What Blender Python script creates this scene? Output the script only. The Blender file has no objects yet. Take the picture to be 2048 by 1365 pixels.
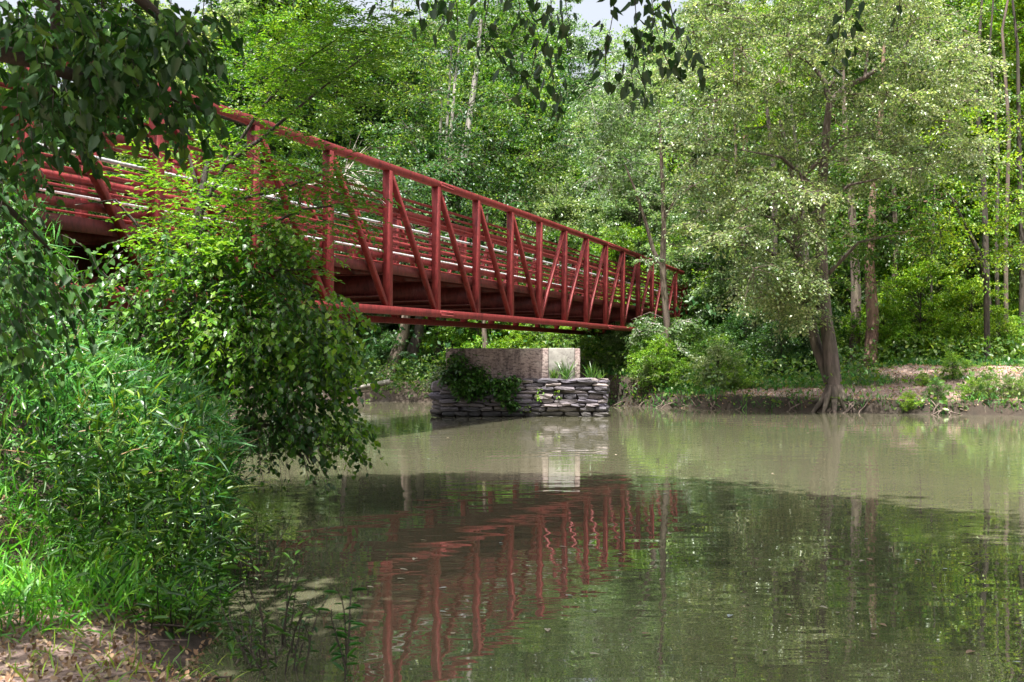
import bpy, math, random
import numpy as np
from mathutils import Vector, Matrix

# ------------------------------------------------------------------ camera, sky, sun, exposure
scene = bpy.context.scene
COL = scene.collection
CAMZ = 1.378
F = 2450.0            # focal length in pixels of the 2048 px wide photograph
HY = 732.0            # horizon row
cam_d = bpy.data.cameras.new("camera")
cam = bpy.data.objects.new("camera", cam_d); COL.objects.link(cam)
cam.location = (0, 0, CAMZ); cam.rotation_euler = (math.radians(90), 0, 0)
cam_d.sensor_width = 36; cam_d.lens = 36 * F / 2048
cam_d.shift_y = (HY - 682.5) / 2048
cam_d.clip_start = 0.1; cam_d.clip_end = 2000
cam_d.dof.use_dof = True; cam_d.dof.focus_distance = 30; cam_d.dof.aperture_fstop = 14
scene.camera = cam

SUN = Vector((-0.06, -0.30, 0.952)).normalized()
w = bpy.data.worlds.new("World"); scene.world = w; w.use_nodes = True
nt = w.node_tree; bg = nt.nodes["Background"]
sky = nt.nodes.new("ShaderNodeTexSky"); sky.sky_type = 'NISHITA'; sky.sun_disc = False
sky.sun_elevation = math.asin(SUN.z); sky.sun_rotation = math.atan2(SUN.x, SUN.y)
sky.air_density = 1.0; sky.dust_density = 7.0; sky.ozone_density = 0.6
hs = nt.nodes.new('ShaderNodeHueSaturation'); hs.inputs['Saturation'].default_value = .42
nt.links.new(sky.outputs[0], hs.inputs['Color']); nt.links.new(hs.outputs[0], bg.inputs[0]); bg.inputs[1].default_value = 0.13
sd = bpy.data.lights.new("sun", 'SUN'); sd.energy = 5.0; sd.angle = math.radians(0.5); sd.color = (1.0, .975, .93)
so = bpy.data.objects.new("sun", sd); COL.objects.link(so); so.location = (0, 0, 60)
so.rotation_euler = SUN.to_track_quat('Z', 'Y').to_euler()
scene.view_settings.view_transform = 'Standard'; scene.view_settings.look = 'None'
scene.view_settings.exposure = 1.42; scene.view_settings.gamma = 1.0
scene.render.engine = 'CYCLES'
scene.cycles.max_bounces = 6; scene.cycles.diffuse_bounces = 3; scene.cycles.glossy_bounces = 3
scene.cycles.transmission_bounces = 3; scene.cycles.transparent_max_bounces = 4
scene.cycles.caustics_reflective = False; scene.cycles.caustics_refractive = False
scene.cycles.use_denoising = True; scene.cycles.sample_clamp_indirect = 6

rng = np.random.default_rng(7)
random.seed(7)

def at(px, py, D):
    return Vector(((px - 1024) / F * D, D, CAMZ + (HY - py) / F * D))

# ------------------------------------------------------------------ helpers
def tag(o, label=None, cat=None, group=None, kind=None):
    if label: o['label'] = label
    if cat: o['category'] = cat
    if group: o['group'] = group
    if kind: o['kind'] = kind
    return o

def link(name, me, parent=None, loc=None):
    o = bpy.data.objects.new(name, me); COL.objects.link(o)
    if parent is not None: o.parent = parent
    if loc is not None: o.location = loc
    return o

def empty(name, loc=(0, 0, 0), rz=0):
    o = bpy.data.objects.new(name, None); COL.objects.link(o)
    o.location = loc; o.rotation_euler = (0, 0, rz); o.empty_display_size = .3
    return o

def np_mesh(name, V, Fa, mat, smooth=False, attr=None):
    """V (n,3); Fa (m,k) array of equal sized faces, or list of such arrays."""
    me = bpy.data.meshes.new(name)
    V = np.asarray(V, dtype=np.float32)
    Fs = Fa if isinstance(Fa, list) else [Fa]
    Fs = [np.asarray(f, dtype=np.int32) for f in Fs if len(f)]
    me.vertices.add(len(V)); me.vertices.foreach_set('co', V.ravel())
    nl = sum(f.size for f in Fs); nf = sum(len(f) for f in Fs)
    me.loops.add(nl); me.polygons.add(nf)
    me.loops.foreach_set('vertex_index', np.concatenate([f.ravel() for f in Fs]))
    tot = np.concatenate([np.full(len(f), f.shape[1], dtype=np.int32) for f in Fs])
    st = np.concatenate([[0], np.cumsum(tot)[:-1]]).astype(np.int32)
    me.polygons.foreach_set('loop_start', st)
    try: me.polygons.foreach_set('loop_total', tot)
    except Exception: pass
    if smooth: me.polygons.foreach_set('use_smooth', np.ones(nf, dtype=bool))
    if attr:
        for k, a in attr.items():
            at_ = me.attributes.new(k, 'FLOAT', 'POINT'); at_.data.foreach_set('value', np.asarray(a, dtype=np.float32))
    me.update(calc_edges=True)
    if mat: me.materials.append(mat)
    return me

class MB:
    """collects quads and tris into one mesh"""
    def __init__(s): s.V = []; s.F4 = []; s.F3 = []; s.n = 0
    def add(s, V, F4=None, F3=None):
        V = np.asarray(V, float)
        if F4 is not None and len(F4): s.F4.append(np.asarray(F4) + s.n)
        if F3 is not None and len(F3): s.F3.append(np.asarray(F3) + s.n)
        s.V.append(V); s.n += len(V)
    BF = np.array([(0,3,2,1),(4,5,6,7),(0,1,5,4),(1,2,6,5),(2,3,7,6),(3,0,4,7)])
    def box(s, a, b):
        x0,y0,z0 = a; x1,y1,z1 = b
        s.add([(x0,y0,z0),(x1,y0,z0),(x1,y1,z0),(x0,y1,z0),(x0,y0,z1),(x1,y0,z1),(x1,y1,z1),(x0,y1,z1)], s.BF)
    def bar(s, p, q, wy, wz, up=(0,0,1)):
        """box from p to q, wy wide sideways, wz along 'up'"""
        p = Vector(p); q = Vector(q); d = (q - p).normalized(); u = Vector(up)
        y = u.cross(d).normalized(); z = d.cross(y).normalized()
        V = []
        for c in (p, q):
            for a, b in ((-1,-1),(1,-1),(1,1),(-1,1)):
                V.append(tuple(c + y * (a * wy / 2) + z * (b * wz / 2)))
        s.add(V, [(0,3,2,1),(4,5,6,7),(0,1,5,4),(1,2,6,5),(2,3,7,6),(3,0,4,7)])
    def tube(s, pts, rad, n=6, rough=0.0):
        pts = np.asarray(pts, float); m = len(pts)
        rad = np.broadcast_to(np.asarray(rad, float), (m,))
        d = np.gradient(pts, axis=0); d /= np.linalg.norm(d, axis=1)[:, None] + 1e-9
        ref = np.array([1., .17, .05]) if abs(d[0][0]) < .8 else np.array([0, 1., .1])
        a = np.cross(d, ref); a /= np.linalg.norm(a, axis=1)[:, None] + 1e-9
        b = np.cross(d, a)
        th = np.linspace(0, 2*np.pi, n, endpoint=False)
        R = rad[:, None] * (1 + (rng.normal(0, rough, (m, n)) if rough else 0))
        V = pts[:, None, :] + R[..., None] * (np.cos(th)[None, :, None] * a[:, None, :] + np.sin(th)[None, :, None] * b[:, None, :])
        F4 = []
        for i in range(m - 1):
            k = np.arange(n); k2 = (k + 1) % n
            F4.append(np.stack([i*n + k, i*n + k2, (i+1)*n + k2, (i+1)*n + k], 1))
        s.add(V.reshape(-1, 3), np.concatenate(F4))
    def mesh(s, name, mat, smooth=False):
        V = np.concatenate(s.V); Fs = []
        if s.F4: Fs.append(np.concatenate(s.F4))
        if s.F3: Fs.append(np.concatenate(s.F3))
        return np_mesh(name, V, Fs, mat, smooth)
    def obj(s, name, mat, parent=None, smooth=False):
        return link(name, s.mesh(name, mat, smooth), parent)

def bevel(o, wd=.01, seg=1):
    m = o.modifiers.new('bevel', 'BEVEL'); m.width = wd; m.segments = seg; m.limit_method = 'ANGLE'
    return o

# ------------------------------------------------------------------ materials
def new_mat(name):
    m = bpy.data.materials.new(name); m.use_nodes = True
    n = m.node_tree; n.nodes.clear()
    out = n.nodes.new('ShaderNodeOutputMaterial'); p = n.nodes.new('ShaderNodeBsdfPrincipled')
    n.links.new(p.outputs[0], out.inputs[0])
    return m, n, p, out

def ramp(n, stops):
    r = n.nodes.new('ShaderNodeValToRGB'); e = r.color_ramp.elements
    while len(e) > len(stops): e.remove(e[-1])
    while len(e) < len(stops): e.new(.5)
    for el, (p, c) in zip(e, stops): el.position = p; el.color = (*c, 1)
    return r

def noise(n, scale, detail=4, rough=.55, coord='Object', sc=None):
    tc = n.nodes.new('ShaderNodeTexCoord'); t = n.nodes.new('ShaderNodeTexNoise')
    t.inputs['Scale'].default_value = scale; t.inputs['Detail'].default_value = detail; t.inputs['Roughness'].default_value = rough
    src = tc.outputs[coord]
    if sc:
        mp = n.nodes.new('ShaderNodeMapping'); mp.inputs['Scale'].default_value = sc
        n.links.new(src, mp.inputs[0]); src = mp.outputs[0]
    n.links.new(src, t.inputs['Vector'])
    return t

def mixc(n, a, b, fac, mode='MIX'):
    m = n.nodes.new('ShaderNodeMix'); m.data_type = 'RGBA'; m.blend_type = mode
    if isinstance(fac, (int, float)): m.inputs[0].default_value = fac
    else: n.links.new(fac, m.inputs[0])
    for s, v in ((6, a), (7, b)):
        if isinstance(v, tuple): m.inputs[s].default_value = (*v, 1)
        else: n.links.new(v, m.inputs[s])
    return m.outputs[2]

def leaf_mat(name, cols, rough=.42, trans=.35, spec=.5, patch=.5, tcol=(1.3, 1.25, .45)):
    m, n, p, out = new_mat(name)
    g = n.nodes.new('ShaderNodeNewGeometry')
    k = len(cols)
    r = ramp(n, [(i / (k - 1), c) for i, c in enumerate(cols)])
    n.links.new(g.outputs['Random Per Island'], r.inputs[0])
    nz = noise(n, patch, 2, .5, 'Object')
    r2 = ramp(n, [(.35, (.62, .72, .6)), (.65, (1.25, 1.18, 1.05))])
    n.links.new(nz.outputs[0], r2.inputs[0])
    c = mixc(n, r.outputs[0], r2.outputs[0], 1.0, 'MULTIPLY')
    oi = n.nodes.new('ShaderNodeObjectInfo')
    r3 = ramp(n, [(0, (.8, .92, .85)), (.5, (1, 1, 1)), (1, (1.2, 1.05, .9))])
    n.links.new(oi.outputs['Random'], r3.inputs[0])
    c = mixc(n, c, r3.outputs[0], 1.0, 'MULTIPLY')
    n.links.new(c, p.inputs['Base Color'])
    p.inputs['Roughness'].default_value = rough
    p.inputs['Specular IOR Level'].default_value = spec
    t = n.nodes.new('ShaderNodeBsdfTranslucent')
    tc = mixc(n, c, tcol, 1.0, 'MULTIPLY'); n.links.new(tc, t.inputs[0])
    ms = n.nodes.new('ShaderNodeMixShader'); ms.inputs[0].default_value = trans
    n.links.new(p.outputs[0], ms.inputs[1]); n.links.new(t.outputs[0], ms.inputs[2])
    n.links.new(ms.outputs[0], out.inputs[0])
    return m

L_PALE = leaf_mat('leaf_pale', [(.07,.14,.055), (.14,.22,.09), (.22,.29,.15), (.38,.43,.31)], rough=.34, spec=.8, trans=.5, tcol=(1.1, 1.2, .6))
L_MID = leaf_mat('leaf_mid', [(.035,.11,.018), (.07,.18,.03), (.13,.24,.045), (.22,.31,.11)], rough=.38, spec=.6, trans=.5)
L_DARK = leaf_mat('leaf_dark', [(.015,.065,.02), (.03,.10,.03), (.05,.13,.03), (.09,.17,.05)], rough=.4, trans=.4)
L_LIME = leaf_mat('leaf_lime', [(.07,.20,.012), (.13,.29,.02), (.20,.35,.03), (.30,.42,.07)], rough=.42, patch=1.5, trans=.42)
L_VINE = leaf_mat('leaf_vine', [(.02,.08,.012), (.04,.12,.018), (.07,.17,.03), (.13,.24,.05)], rough=.33, patch=1.5)
L_GRASS = leaf_mat('grass_blade', [(.010,.08,.012), (.02,.14,.02), (.045,.22,.025), (.10,.31,.04)], rough=.55, patch=1.2)
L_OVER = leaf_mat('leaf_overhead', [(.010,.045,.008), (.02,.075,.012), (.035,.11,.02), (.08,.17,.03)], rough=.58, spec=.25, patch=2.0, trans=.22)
L_SUNNY = leaf_mat('sunlit_grass', [(.03,.18,.01), (.06,.27,.015), (.10,.34,.02), (.18,.42,.04)], rough=.42, trans=.4, patch=2)  # brighter green blades, sunlight put into the colour
L_DRY = leaf_mat('dry_leaf', [(.12,.06,.035), (.22,.12,.07), (.32,.2,.13), (.4,.3,.22)], rough=.7, trans=.1, patch=3)

def bark_mat(name, c0, c1, sc=6):
    m, n, p, out = new_mat(name)
    t = noise(n, sc, 8, .65, 'Object', (1, 1, .18))
    r = ramp(n, [(.3, c0), (.52, tuple((a+b)/2 for a, b in zip(c0, c1))), (.72, c1)])
    n.links.new(t.outputs[0], r.inputs[0])
    t2 = noise(n, 1.2, 3); r2 = ramp(n, [(.4, (1, 1, 1)), (.7, (.75, .9, .7))])
    n.links.new(t2.outputs[0], r2.inputs[0])
    n.links.new(mixc(n, r.outputs[0], r2.outputs[0], 1.0, 'MULTIPLY'), p.inputs['Base Color'])
    p.inputs['Roughness'].default_value = .9
    b = n.nodes.new('ShaderNodeBump'); b.inputs['Strength'].default_value = .9; b.inputs['Distance'].default_value = .05
    n.links.new(t.outputs[0], b.inputs['Height']); n.links.new(b.outputs[0], p.inputs['Normal'])
    return m
BARK = bark_mat('bark_brown', (.05, .035, .028), (.22, .16, .13))
BARK_M = bark_mat('bark_grey_brown', (.03, .022, .018), (.17, .125, .105))
BARK_D = bark_mat('bark_dark', (.02, .016, .013), (.10, .075, .06))
BARK_P = bark_mat('bark_pale', (.14, .12, .11), (.42, .38, .35))
BARK_R = bark_mat('bark_reddish', (.08, .04, .03), (.33, .2, .15))
TWIG_P = bark_mat('dead_twig', (.35, .3, .28), (.6, .55, .52), 12)

def steel_mat(name, base, dark, rough=.6):
    m, n, p, out = new_mat(name)
    t = noise(n, 1.6, 8, .78, 'Object', (1, 1, .3)); r = ramp(n, [(.34, dark), (.47, base), (.58, base), (.72, tuple(min(1, c*1.5+.03) for c in base))])
    n.links.new(t.outputs[0], r.inputs[0])
    t2 = noise(n, 14, 7, .75, 'Object', (1, 1, .45)); r2 = ramp(n, [(.36, (.55, .6, .55)), (.52, (1, 1, 1)), (.72, (1.3, 1.35, 1.3))])
    n.links.new(t2.outputs[0], r2.inputs[0])
    n.links.new(mixc(n, r.outputs[0], r2.outputs[0], 1.0, 'MULTIPLY'), p.inputs['Base Color'])
    p.inputs['Roughness'].default_value = rough; p.inputs['Specular IOR Level'].default_value = .22
    b = n.nodes.new('ShaderNodeBump'); b.inputs['Strength'].default_value = .25; b.inputs['Distance'].default_value = .01
    n.links.new(t2.outputs[0], b.inputs['Height']); n.links.new(b.outputs[0], p.inputs['Normal'])
    return m
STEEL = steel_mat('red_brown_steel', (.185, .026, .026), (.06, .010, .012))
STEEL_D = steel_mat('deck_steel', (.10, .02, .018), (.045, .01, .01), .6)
ALU = steel_mat('grey_handrail', (.55, .55, .58), (.4, .4, .42), .35)
WOOD_DECK = steel_mat('deck_board', (.2, .1, .08), (.1, .05, .045), .8)

def stone_mat(name, cols, bump=.03, sc=5, streak=None):
    m, n, p, out = new_mat(name)
    oi = n.nodes.new('ShaderNodeObjectInfo')
    r0 = ramp(n, [(i/(len(cols)-1), c) for i, c in enumerate(cols)])
    n.links.new(oi.outputs['Random'], r0.inputs[0])
    t = noise(n, sc, 8, .65, 'Object'); r = ramp(n, [(.3, (.45, .43, .43)), (.5, (.95, .95, .95)), (.72, (1.4, 1.35, 1.3))])
    n.links.new(t.outputs[0], r.inputs[0])
    c = mixc(n, r0.outputs[0], r.outputs[0], 1.0, 'MULTIPLY')
    ge = n.nodes.new('ShaderNodeNewGeometry'); sx = n.nodes.new('ShaderNodeSeparateXYZ'); n.links.new(ge.outputs['Position'], sx.inputs[0])
    wr = ramp(n, [(.02, (.3, .32, .28)), (.16, (.55, .58, .5)), (.30, (1, 1, 1))]); ad = n.nodes.new('ShaderNodeMath'); ad.operation = 'MULTIPLY_ADD'; ad.inputs[1].default_value = .22; n.links.new(t.outputs[0], ad.inputs[0]); n.links.new(sx.outputs[2], ad.inputs[2])
    sb_ = n.nodes.new('ShaderNodeMath'); sb_.operation = 'SUBTRACT'; sb_.inputs[1].default_value = .1; n.links.new(ad.outputs[0], sb_.inputs[0]); n.links.new(sb_.outputs[0], wr.inputs[0])
    c = mixc(n, c, wr.outputs[0], 1.0, 'MULTIPLY')
    n.links.new(c, p.inputs['Base Color']); p.inputs['Roughness'].default_value = .85
    b = n.nodes.new('ShaderNodeBump'); b.inputs['Strength'].default_value = .8; b.inputs['Distance'].default_value = bump
    n.links.new(t.outputs[0], b.inputs['Height']); n.links.new(b.outputs[0], p.inputs['Normal'])
    return m
STONE = stone_mat('grey_stone', [(.07,.066,.08), (.13,.115,.13), (.20,.17,.17), (.10,.09,.12), (.25,.21,.195)])
RIVER_STONE = stone_mat('river_stone', [(.6,.52,.45), (.45,.38,.33), (.72,.66,.6)], .01, 12)
MORTAR = stone_mat('mortar', [(.14,.11,.10), (.16,.13,.12)])

def concrete_mat():
    m, n, p, out = new_mat('weathered_concrete')
    t = noise(n, 1.3, 5, .6, 'Object', (1, 1, 1.6)); r = ramp(n, [(.3, (.20, .145, .13)), (.5, (.34, .26, .235)), (.7, (.44, .37, .33))])
    n.links.new(t.outputs[0], r.inputs[0])
    t2 = noise(n, 9, 6, .75, 'Object', (1, 1, 2.2)); r2 = ramp(n, [(.40, (.18, .15, .16)), (.5, (.85, .83, .82)), (.7, (1.1, 1.1, 1.1))])
    n.links.new(t2.outputs[0], r2.inputs[0])
    c = mixc(n, r.outputs[0], r2.outputs[0], .85, 'MULTIPLY')
    t3 = noise(n, 1.3, 6, .75, 'Object', (2.0, 2.0, .35)); r3 = ramp(n, [(.36, (.2, .18, .2)), (.5, (1, 1, 1))])
    n.links.new(t3.outputs[0], r3.inputs[0])
    c = mixc(n, c, r3.outputs[0], .8, 'MULTIPLY')
    n.links.new(c, p.inputs['Base Color']); p.inputs['Roughness'].default_value = .9
    wv = n.nodes.new('ShaderNodeTexWave'); wv.bands_direction = 'Z'; wv.inputs['Scale'].default_value = 1.2; wv.inputs['Distortion'].default_value = .4
    tc = n.nodes.new('ShaderNodeTexCoord'); n.links.new(tc.outputs['Object'], wv.inputs[0])
    ad = n.nodes.new('ShaderNodeMath'); ad.operation = 'ADD'; n.links.new(t2.outputs[0], ad.inputs[0])
    ml = n.nodes.new('ShaderNodeMath'); ml.operation = 'MULTIPLY'; ml.inputs[1].default_value = .08; n.links.new(wv.outputs[0], ml.inputs[0]); n.links.new(ml.outputs[0], ad.inputs[1])
    b = n.nodes.new('ShaderNodeBump'); b.inputs['Strength'].default_value = .8; b.inputs['Distance'].default_value = .03
    n.links.new(ad.outputs[0], b.inputs['Height']); n.links.new(b.outputs[0], p.inputs['Normal'])
    return m
CONC = concrete_mat()
def plain_concrete():
    m, n, p, out = new_mat('plain_and_sunlit_concrete')
    t = noise(n, 3, 8, .7); r = ramp(n, [(.35, (.16, .145, .13)), (.6, (.30, .285, .25))]); n.links.new(t.outputs[0], r.inputs[0])
    t2 = noise(n, 8, 5, .7); r2 = ramp(n, [(.36, (.3, .26, .26)), (.46, (1, 1, 1))]); n.links.new(t2.outputs[0], r2.inputs[0])
    n.links.new(mixc(n, r.outputs[0], r2.outputs[0], .8, 'MULTIPLY'), p.inputs['Base Color']); p.inputs['Roughness'].default_value = .9
    b = n.nodes.new('ShaderNodeBump'); b.inputs['Strength'].default_value = .5; b.inputs['Distance'].default_value = .02
    n.links.new(t2.outputs[0], b.inputs['Height']); n.links.new(b.outputs[0], p.inputs['Normal'])
    return m
CONC_P = plain_concrete()  # plain concrete; also gives the pier end its sunlit tone

def ground_mat():
    m, n, p, out = new_mat('bank_soil')
    a = n.nodes.new('ShaderNodeAttribute'); a.attribute_name = 'path'
    t = noise(n, 1.1, 8, .7); r = ramp(n, [(.3, (.035, .028, .018)), (.5, (.075, .055, .035)), (.7, (.12, .085, .06))])
    n.links.new(t.outputs[0], r.inputs[0])
    t2 = noise(n, 3.5, 8, .75); r2 = ramp(n, [(.3, (.14, .09, .075)), (.5, (.27, .19, .16)), (.7, (.36, .28, .24))])
    n.links.new(t2.outputs[0], r2.inputs[0])
    t4 = noise(n, 22, 4, .7); r4 = ramp(n, [(.36, (.35, .3, .3)), (.5, (1, 1, 1)), (.7, (1.15, 1.15, 1.15))]); n.links.new(t4.outputs[0], r4.inputs[0])
    pc = mixc(n, r2.outputs[0], r4.outputs[0], 1.0, 'MULTIPLY')
    wa = n.nodes.new('ShaderNodeAttribute'); wa.attribute_name = 'wet'
    gc = mixc(n, r.outputs[0], pc, a.outputs['Fac'])
    n.links.new(mixc(n, gc, mixc(n, gc, (.38, .36, .34), 1.0, 'MULTIPLY'), wa.outputs['Fac']), p.inputs['Base Color'])
    p.inputs['Roughness'].default_value = .95
    b = n.nodes.new('ShaderNodeBump'); b.inputs['Strength'].default_value = .8; b.inputs['Distance'].default_value = .06
    n.links.new(t2.outputs[0], b.inputs['Height']); n.links.new(b.outputs[0], p.inputs['Normal'])
    return m
GROUND = ground_mat()

def water_mat():
    m, n, p, out = new_mat('muddy_water')
    t = noise(n, .35, 4, .6, 'Object', (1, .6, 1)); r = ramp(n, [(.3, (.09, .088, .052)), (.7, (.118, .112, .07))])
    n.links.new(t.outputs[0], r.inputs[0])
    n.links.new(r.outputs[0], p.inputs['Base Color'])
    p.inputs['Roughness'].default_value = 0.0; p.inputs['IOR'].default_value = 1.8
    p.inputs['Specular IOR Level'].default_value = .6
    n1 = noise(n, 1.3, 1, .3, 'Object', (1, 1.8, 1)); n2 = noise(n, 4.5, 1, .4, 'Object', (1, 2.0, 1)); n3 = noise(n, .22, 2, .5)
    r3 = ramp(n, [(.44, (.08, .08, .08)), (.6, (1, 1, 1))]); n.links.new(n3.outputs[0], r3.inputs[0])
    b1 = n.nodes.new('ShaderNodeBump'); b1.inputs['Strength'].default_value = 1; b1.inputs['Distance'].default_value = .0035
    n.links.new(n1.outputs[0], b1.inputs['Height'])
    ml = n.nodes.new('ShaderNodeMath'); ml.operation = 'MULTIPLY'; n.links.new(n2.outputs[0], ml.inputs[0]); n.links.new(r3.outputs[0], ml.inputs[1])
    b2 = n.nodes.new('ShaderNodeBump'); b2.inputs['Strength'].default_value = 1; b2.inputs['Distance'].default_value = .0014
    n.links.new(ml.outputs[0], b2.inputs['Height']); n.links.new(b1.outputs[0], b2.inputs['Normal'])
    n.links.new(b2.outputs[0], p.inputs['Normal'])
    return m
WATER = water_mat()

# ------------------------------------------------------------------ bridge axes (needed by the terrain)
PD = 2.42; I0 = 5.80; TAN = (1820 - 1024) / F
TH = math.atan(TAN); P = PD / math.cos(TH); XS = 10.01
BX, BY = -XS + I0 * PD * TAN, I0 * PD                 # panel point 0 of the near truss, outer face
AX = np.array([math.sin(TH), math.cos(TH)]); AY = np.array([-math.cos(TH), math.sin(TH)])
WB = 3.29
def zb(i): return 2.483 + .0313 * (i - 7) - .00128 * (i - 7) ** 2
def bt(X, Y):
    dx, dy = X - BX, Y - BY
    return dx * AX[0] + dy * AX[1], dx * AY[0] + dy * AY[1]

# ------------------------------------------------------------------ terrain
NEAR = np.array([(200,-40),(90,-14),(30,-6),(5,-1),(1.2,1.4),(-.2,3.4),(-1.0,5.0),(-1.55,6.6),(-2.1,9.2),(-3.0,12.5),(-3.8,15.6),(-4.8,19.5),(-6.2,27),(-8,35),(-12,42),(-22,50),(-60,70),(-200,120)], float)
FAR = np.array([(-200,140),(-60,80),(-22,56),(-12,50),(-7,47.6),(-2.5,46),(2,44),(3.6,42),(5.5,39.8),(7.3,38.2),(9.3,36),(11.5,34.9),(14,33.8),(22,31.5),(34,30),(90,26),(200,20)], float)
def dpoly(X, Y, L):
    d = np.full(X.shape, 1e9)
    for (x0, y0), (x1, y1) in zip(L[:-1], L[1:]):
        vx, vy = x1 - x0, y1 - y0
        t = np.clip(((X - x0) * vx + (Y - y0) * vy) / (vx*vx + vy*vy), 0, 1)
        d = np.minimum(d, np.hypot(X - x0 - t*vx, Y - y0 - t*vy))
    return d
RIV = np.concatenate([NEAR, FAR])
def inside(X, Y):
    c = np.zeros(X.shape, bool); n = len(RIV)
    for k in range(n):
        x0, y0 = RIV[k]; x1, y1 = RIV[(k+1) % n]
        if y0 == y1: continue
        cond = ((y0 > Y) != (y1 > Y)) & (X < (x1 - x0) * (Y - y0) / (y1 - y0) + x0)
        c ^= cond
    return c
def sst(a, b, x):
    t = np.clip((x - a) / (b - a), 0, 1); return t*t*(3 - 2*t)
def wob(X, Y, f, s=0):
    return np.sin(X*f + 1.3*s + 1.7*np.sin(Y*f*.63 + s)) * np.cos(Y*f*.87 - .9*s + 1.1*np.sin(X*f*.71))
def height(X, Y):
    X = np.asarray(X, float); Y = np.asarray(Y, float)
    Xj = X + .18*wob(X, Y, 2.3, 1) + .07*wob(X, Y, 7.1, 2); Yj = Y + .15*wob(X, Y, 2.9, 3)
    dn = dpoly(Xj, Yj, NEAR); df = dpoly(Xj, Yj, FAR); wet = inside(Xj, Yj)
    s = np.minimum(dn, df); near = dn < df
    hn = -.02 + .16*sst(0, .5, s) + (.07 + .27*sst(6, 10, Y)) * np.minimum(s, 9) + .04*wob(X, Y, 1.7, 4)
    hf = -.02 + .36*sst(.05, .45, s) + .09*np.minimum(s, 7) + .4*sst(9.5, 14, X)*sst(1, 4, s) + .05*wob(X, Y, .9, 5) + .03*wob(X, Y, 2.7, 6) \
        + .055*np.clip(s - 8, 0, 14) + .24*np.clip(s - 24, 0, 60)
    h = np.where(near, hn, hf)
    t, y = bt(X, Y); ay = np.abs(y - WB/2)
    m1 = np.where(t > 43.2, 3.3, 2.42 - .11*(43.2 - t)) - .55*np.clip(ay - 2.4, 0, 20)
    m0 = np.where(t < -2.6, 2.9, 1.9 - .5*(t + 2.6)) - .5*np.clip(ay - 2.2, 0, 20)
    h = np.where((t > 20) & ~near, np.maximum(h, np.where(s > .6, m1, -9)), h)
    h = np.where((t < 20) & near, np.maximum(h, m0*sst(0, 2.2, s)), h)
    return np.where(wet, -.05 - .8*sst(0, 2.5, s), h)
def gz(x, y): return float(height(np.array([x]), np.array([y]))[0])

def axis(pts):
    out = [np.array([pts[0][0]])]
    for (a, _), (b, st) in zip(pts[:-1], pts[1:]):
        out.append(np.linspace(a, b, max(2, int((b-a)/st)+1))[1:])
    return np.concatenate(out)
xs = axis([(-400,0),(-60,12),(-14,1.2),(-6,.2),(16,.16),(26,.4),(60,1.5),(400,20)])
ys = axis([(-120,0),(-10,6),(2,.6),(12,.14),(30,.3),(56,.2),(80,.9),(140,3),(500,30)])
GX, GY = np.meshgrid(xs, ys); H = height(GX, GY)
s_all = np.minimum(dpoly(GX, GY, NEAR), dpoly(GX, GY, FAR)); farm = dpoly(GX, GY, FAR) < dpoly(GX, GY, NEAR)
# bare trodden ground: the path on the far bank and the dirt patch at the camera's feet
path = np.where(farm, sst(.6, 1.05, s_all) * (1 - sst(2.6 + .5*wob(GX, GY, 1.1), 3.6 + .5*wob(GX, GY, 1.1), s_all)) * sst(6.4, 7.2, GX), 0)
path = np.maximum(path, np.where(farm, sst(3.2, 4.4, s_all) * (1 - sst(6.5, 8, s_all)) * sst(11, 13.5, GX), 0))
path = np.maximum(path, np.where(~farm, 1 - sst(5.6, 6.8, GY + .35*wob(GX, GY, 2.1)), 0) * .9)
nx, ny = len(xs), len(ys)
idx = np.arange(nx*ny).reshape(ny, nx)
quads = np.stack([idx[:-1,:-1], idx[:-1,1:], idx[1:,1:], idx[1:,:-1]], -1).reshape(-1, 4)
g = link('ground', np_mesh('ground', np.stack([GX, GY, H], -1).reshape(-1, 3), quads, GROUND, True, {'path': path.ravel(), 'wet': (1 - sst(.3, .75, s_all + .12*wob(GX, GY, 3.1))).ravel()}))
tag(g, kind='structure', label='brown earth banks of the river with a trodden pinkish dirt path')
wm = MB(); wm.add([(-210,-45,0),(210,-45,0),(210,145,0),(-210,145,0)], [(0,1,2,3)])
tag(wm.obj('river_water', WATER), kind='structure', label='muddy olive brown river with small ripples and reflections')

# ------------------------------------------------------------------ leaves
def unit(v): return v / (np.linalg.norm(v, axis=-1, keepdims=True) + 1e-9)
SHAPES = {   # outline points (along, across, lift) and faces; midrib is 0 -> tip
 'diamond': ([(0,0,0),(.45,.5,.1),(1,0,-.06),(.45,-.5,.1)], [(0,1,2),(0,2,3)]),
 'oval': ([(0,0,0),(.25,.42,.1),(.65,.42,.06),(1,0,-.12),(.65,-.42,.06),(.25,-.42,.1)], [(0,1,2,3),(0,3,4,5)]),
 'heart': ([(.06,0,0),(-.06,.28,.09),(.2,.52,.12),(.6,.36,.04),(1,0,-.18),(.6,-.36,.04),(.2,-.52,.12),(-.06,-.28,.09)], [(0,1,2,3),(0,3,4,4),(0,4,5,5),(0,5,6,7)]),
 'blade': ([(0,.12,0),(0,-.12,0),(.35,.5,.02),(.35,-.5,.02),(.7,.35,-.09),(.7,-.35,-.09),(1,0,-.28)], [(0,1,3,2),(2,3,5,4),(4,5,6,6)]),
}
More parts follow.
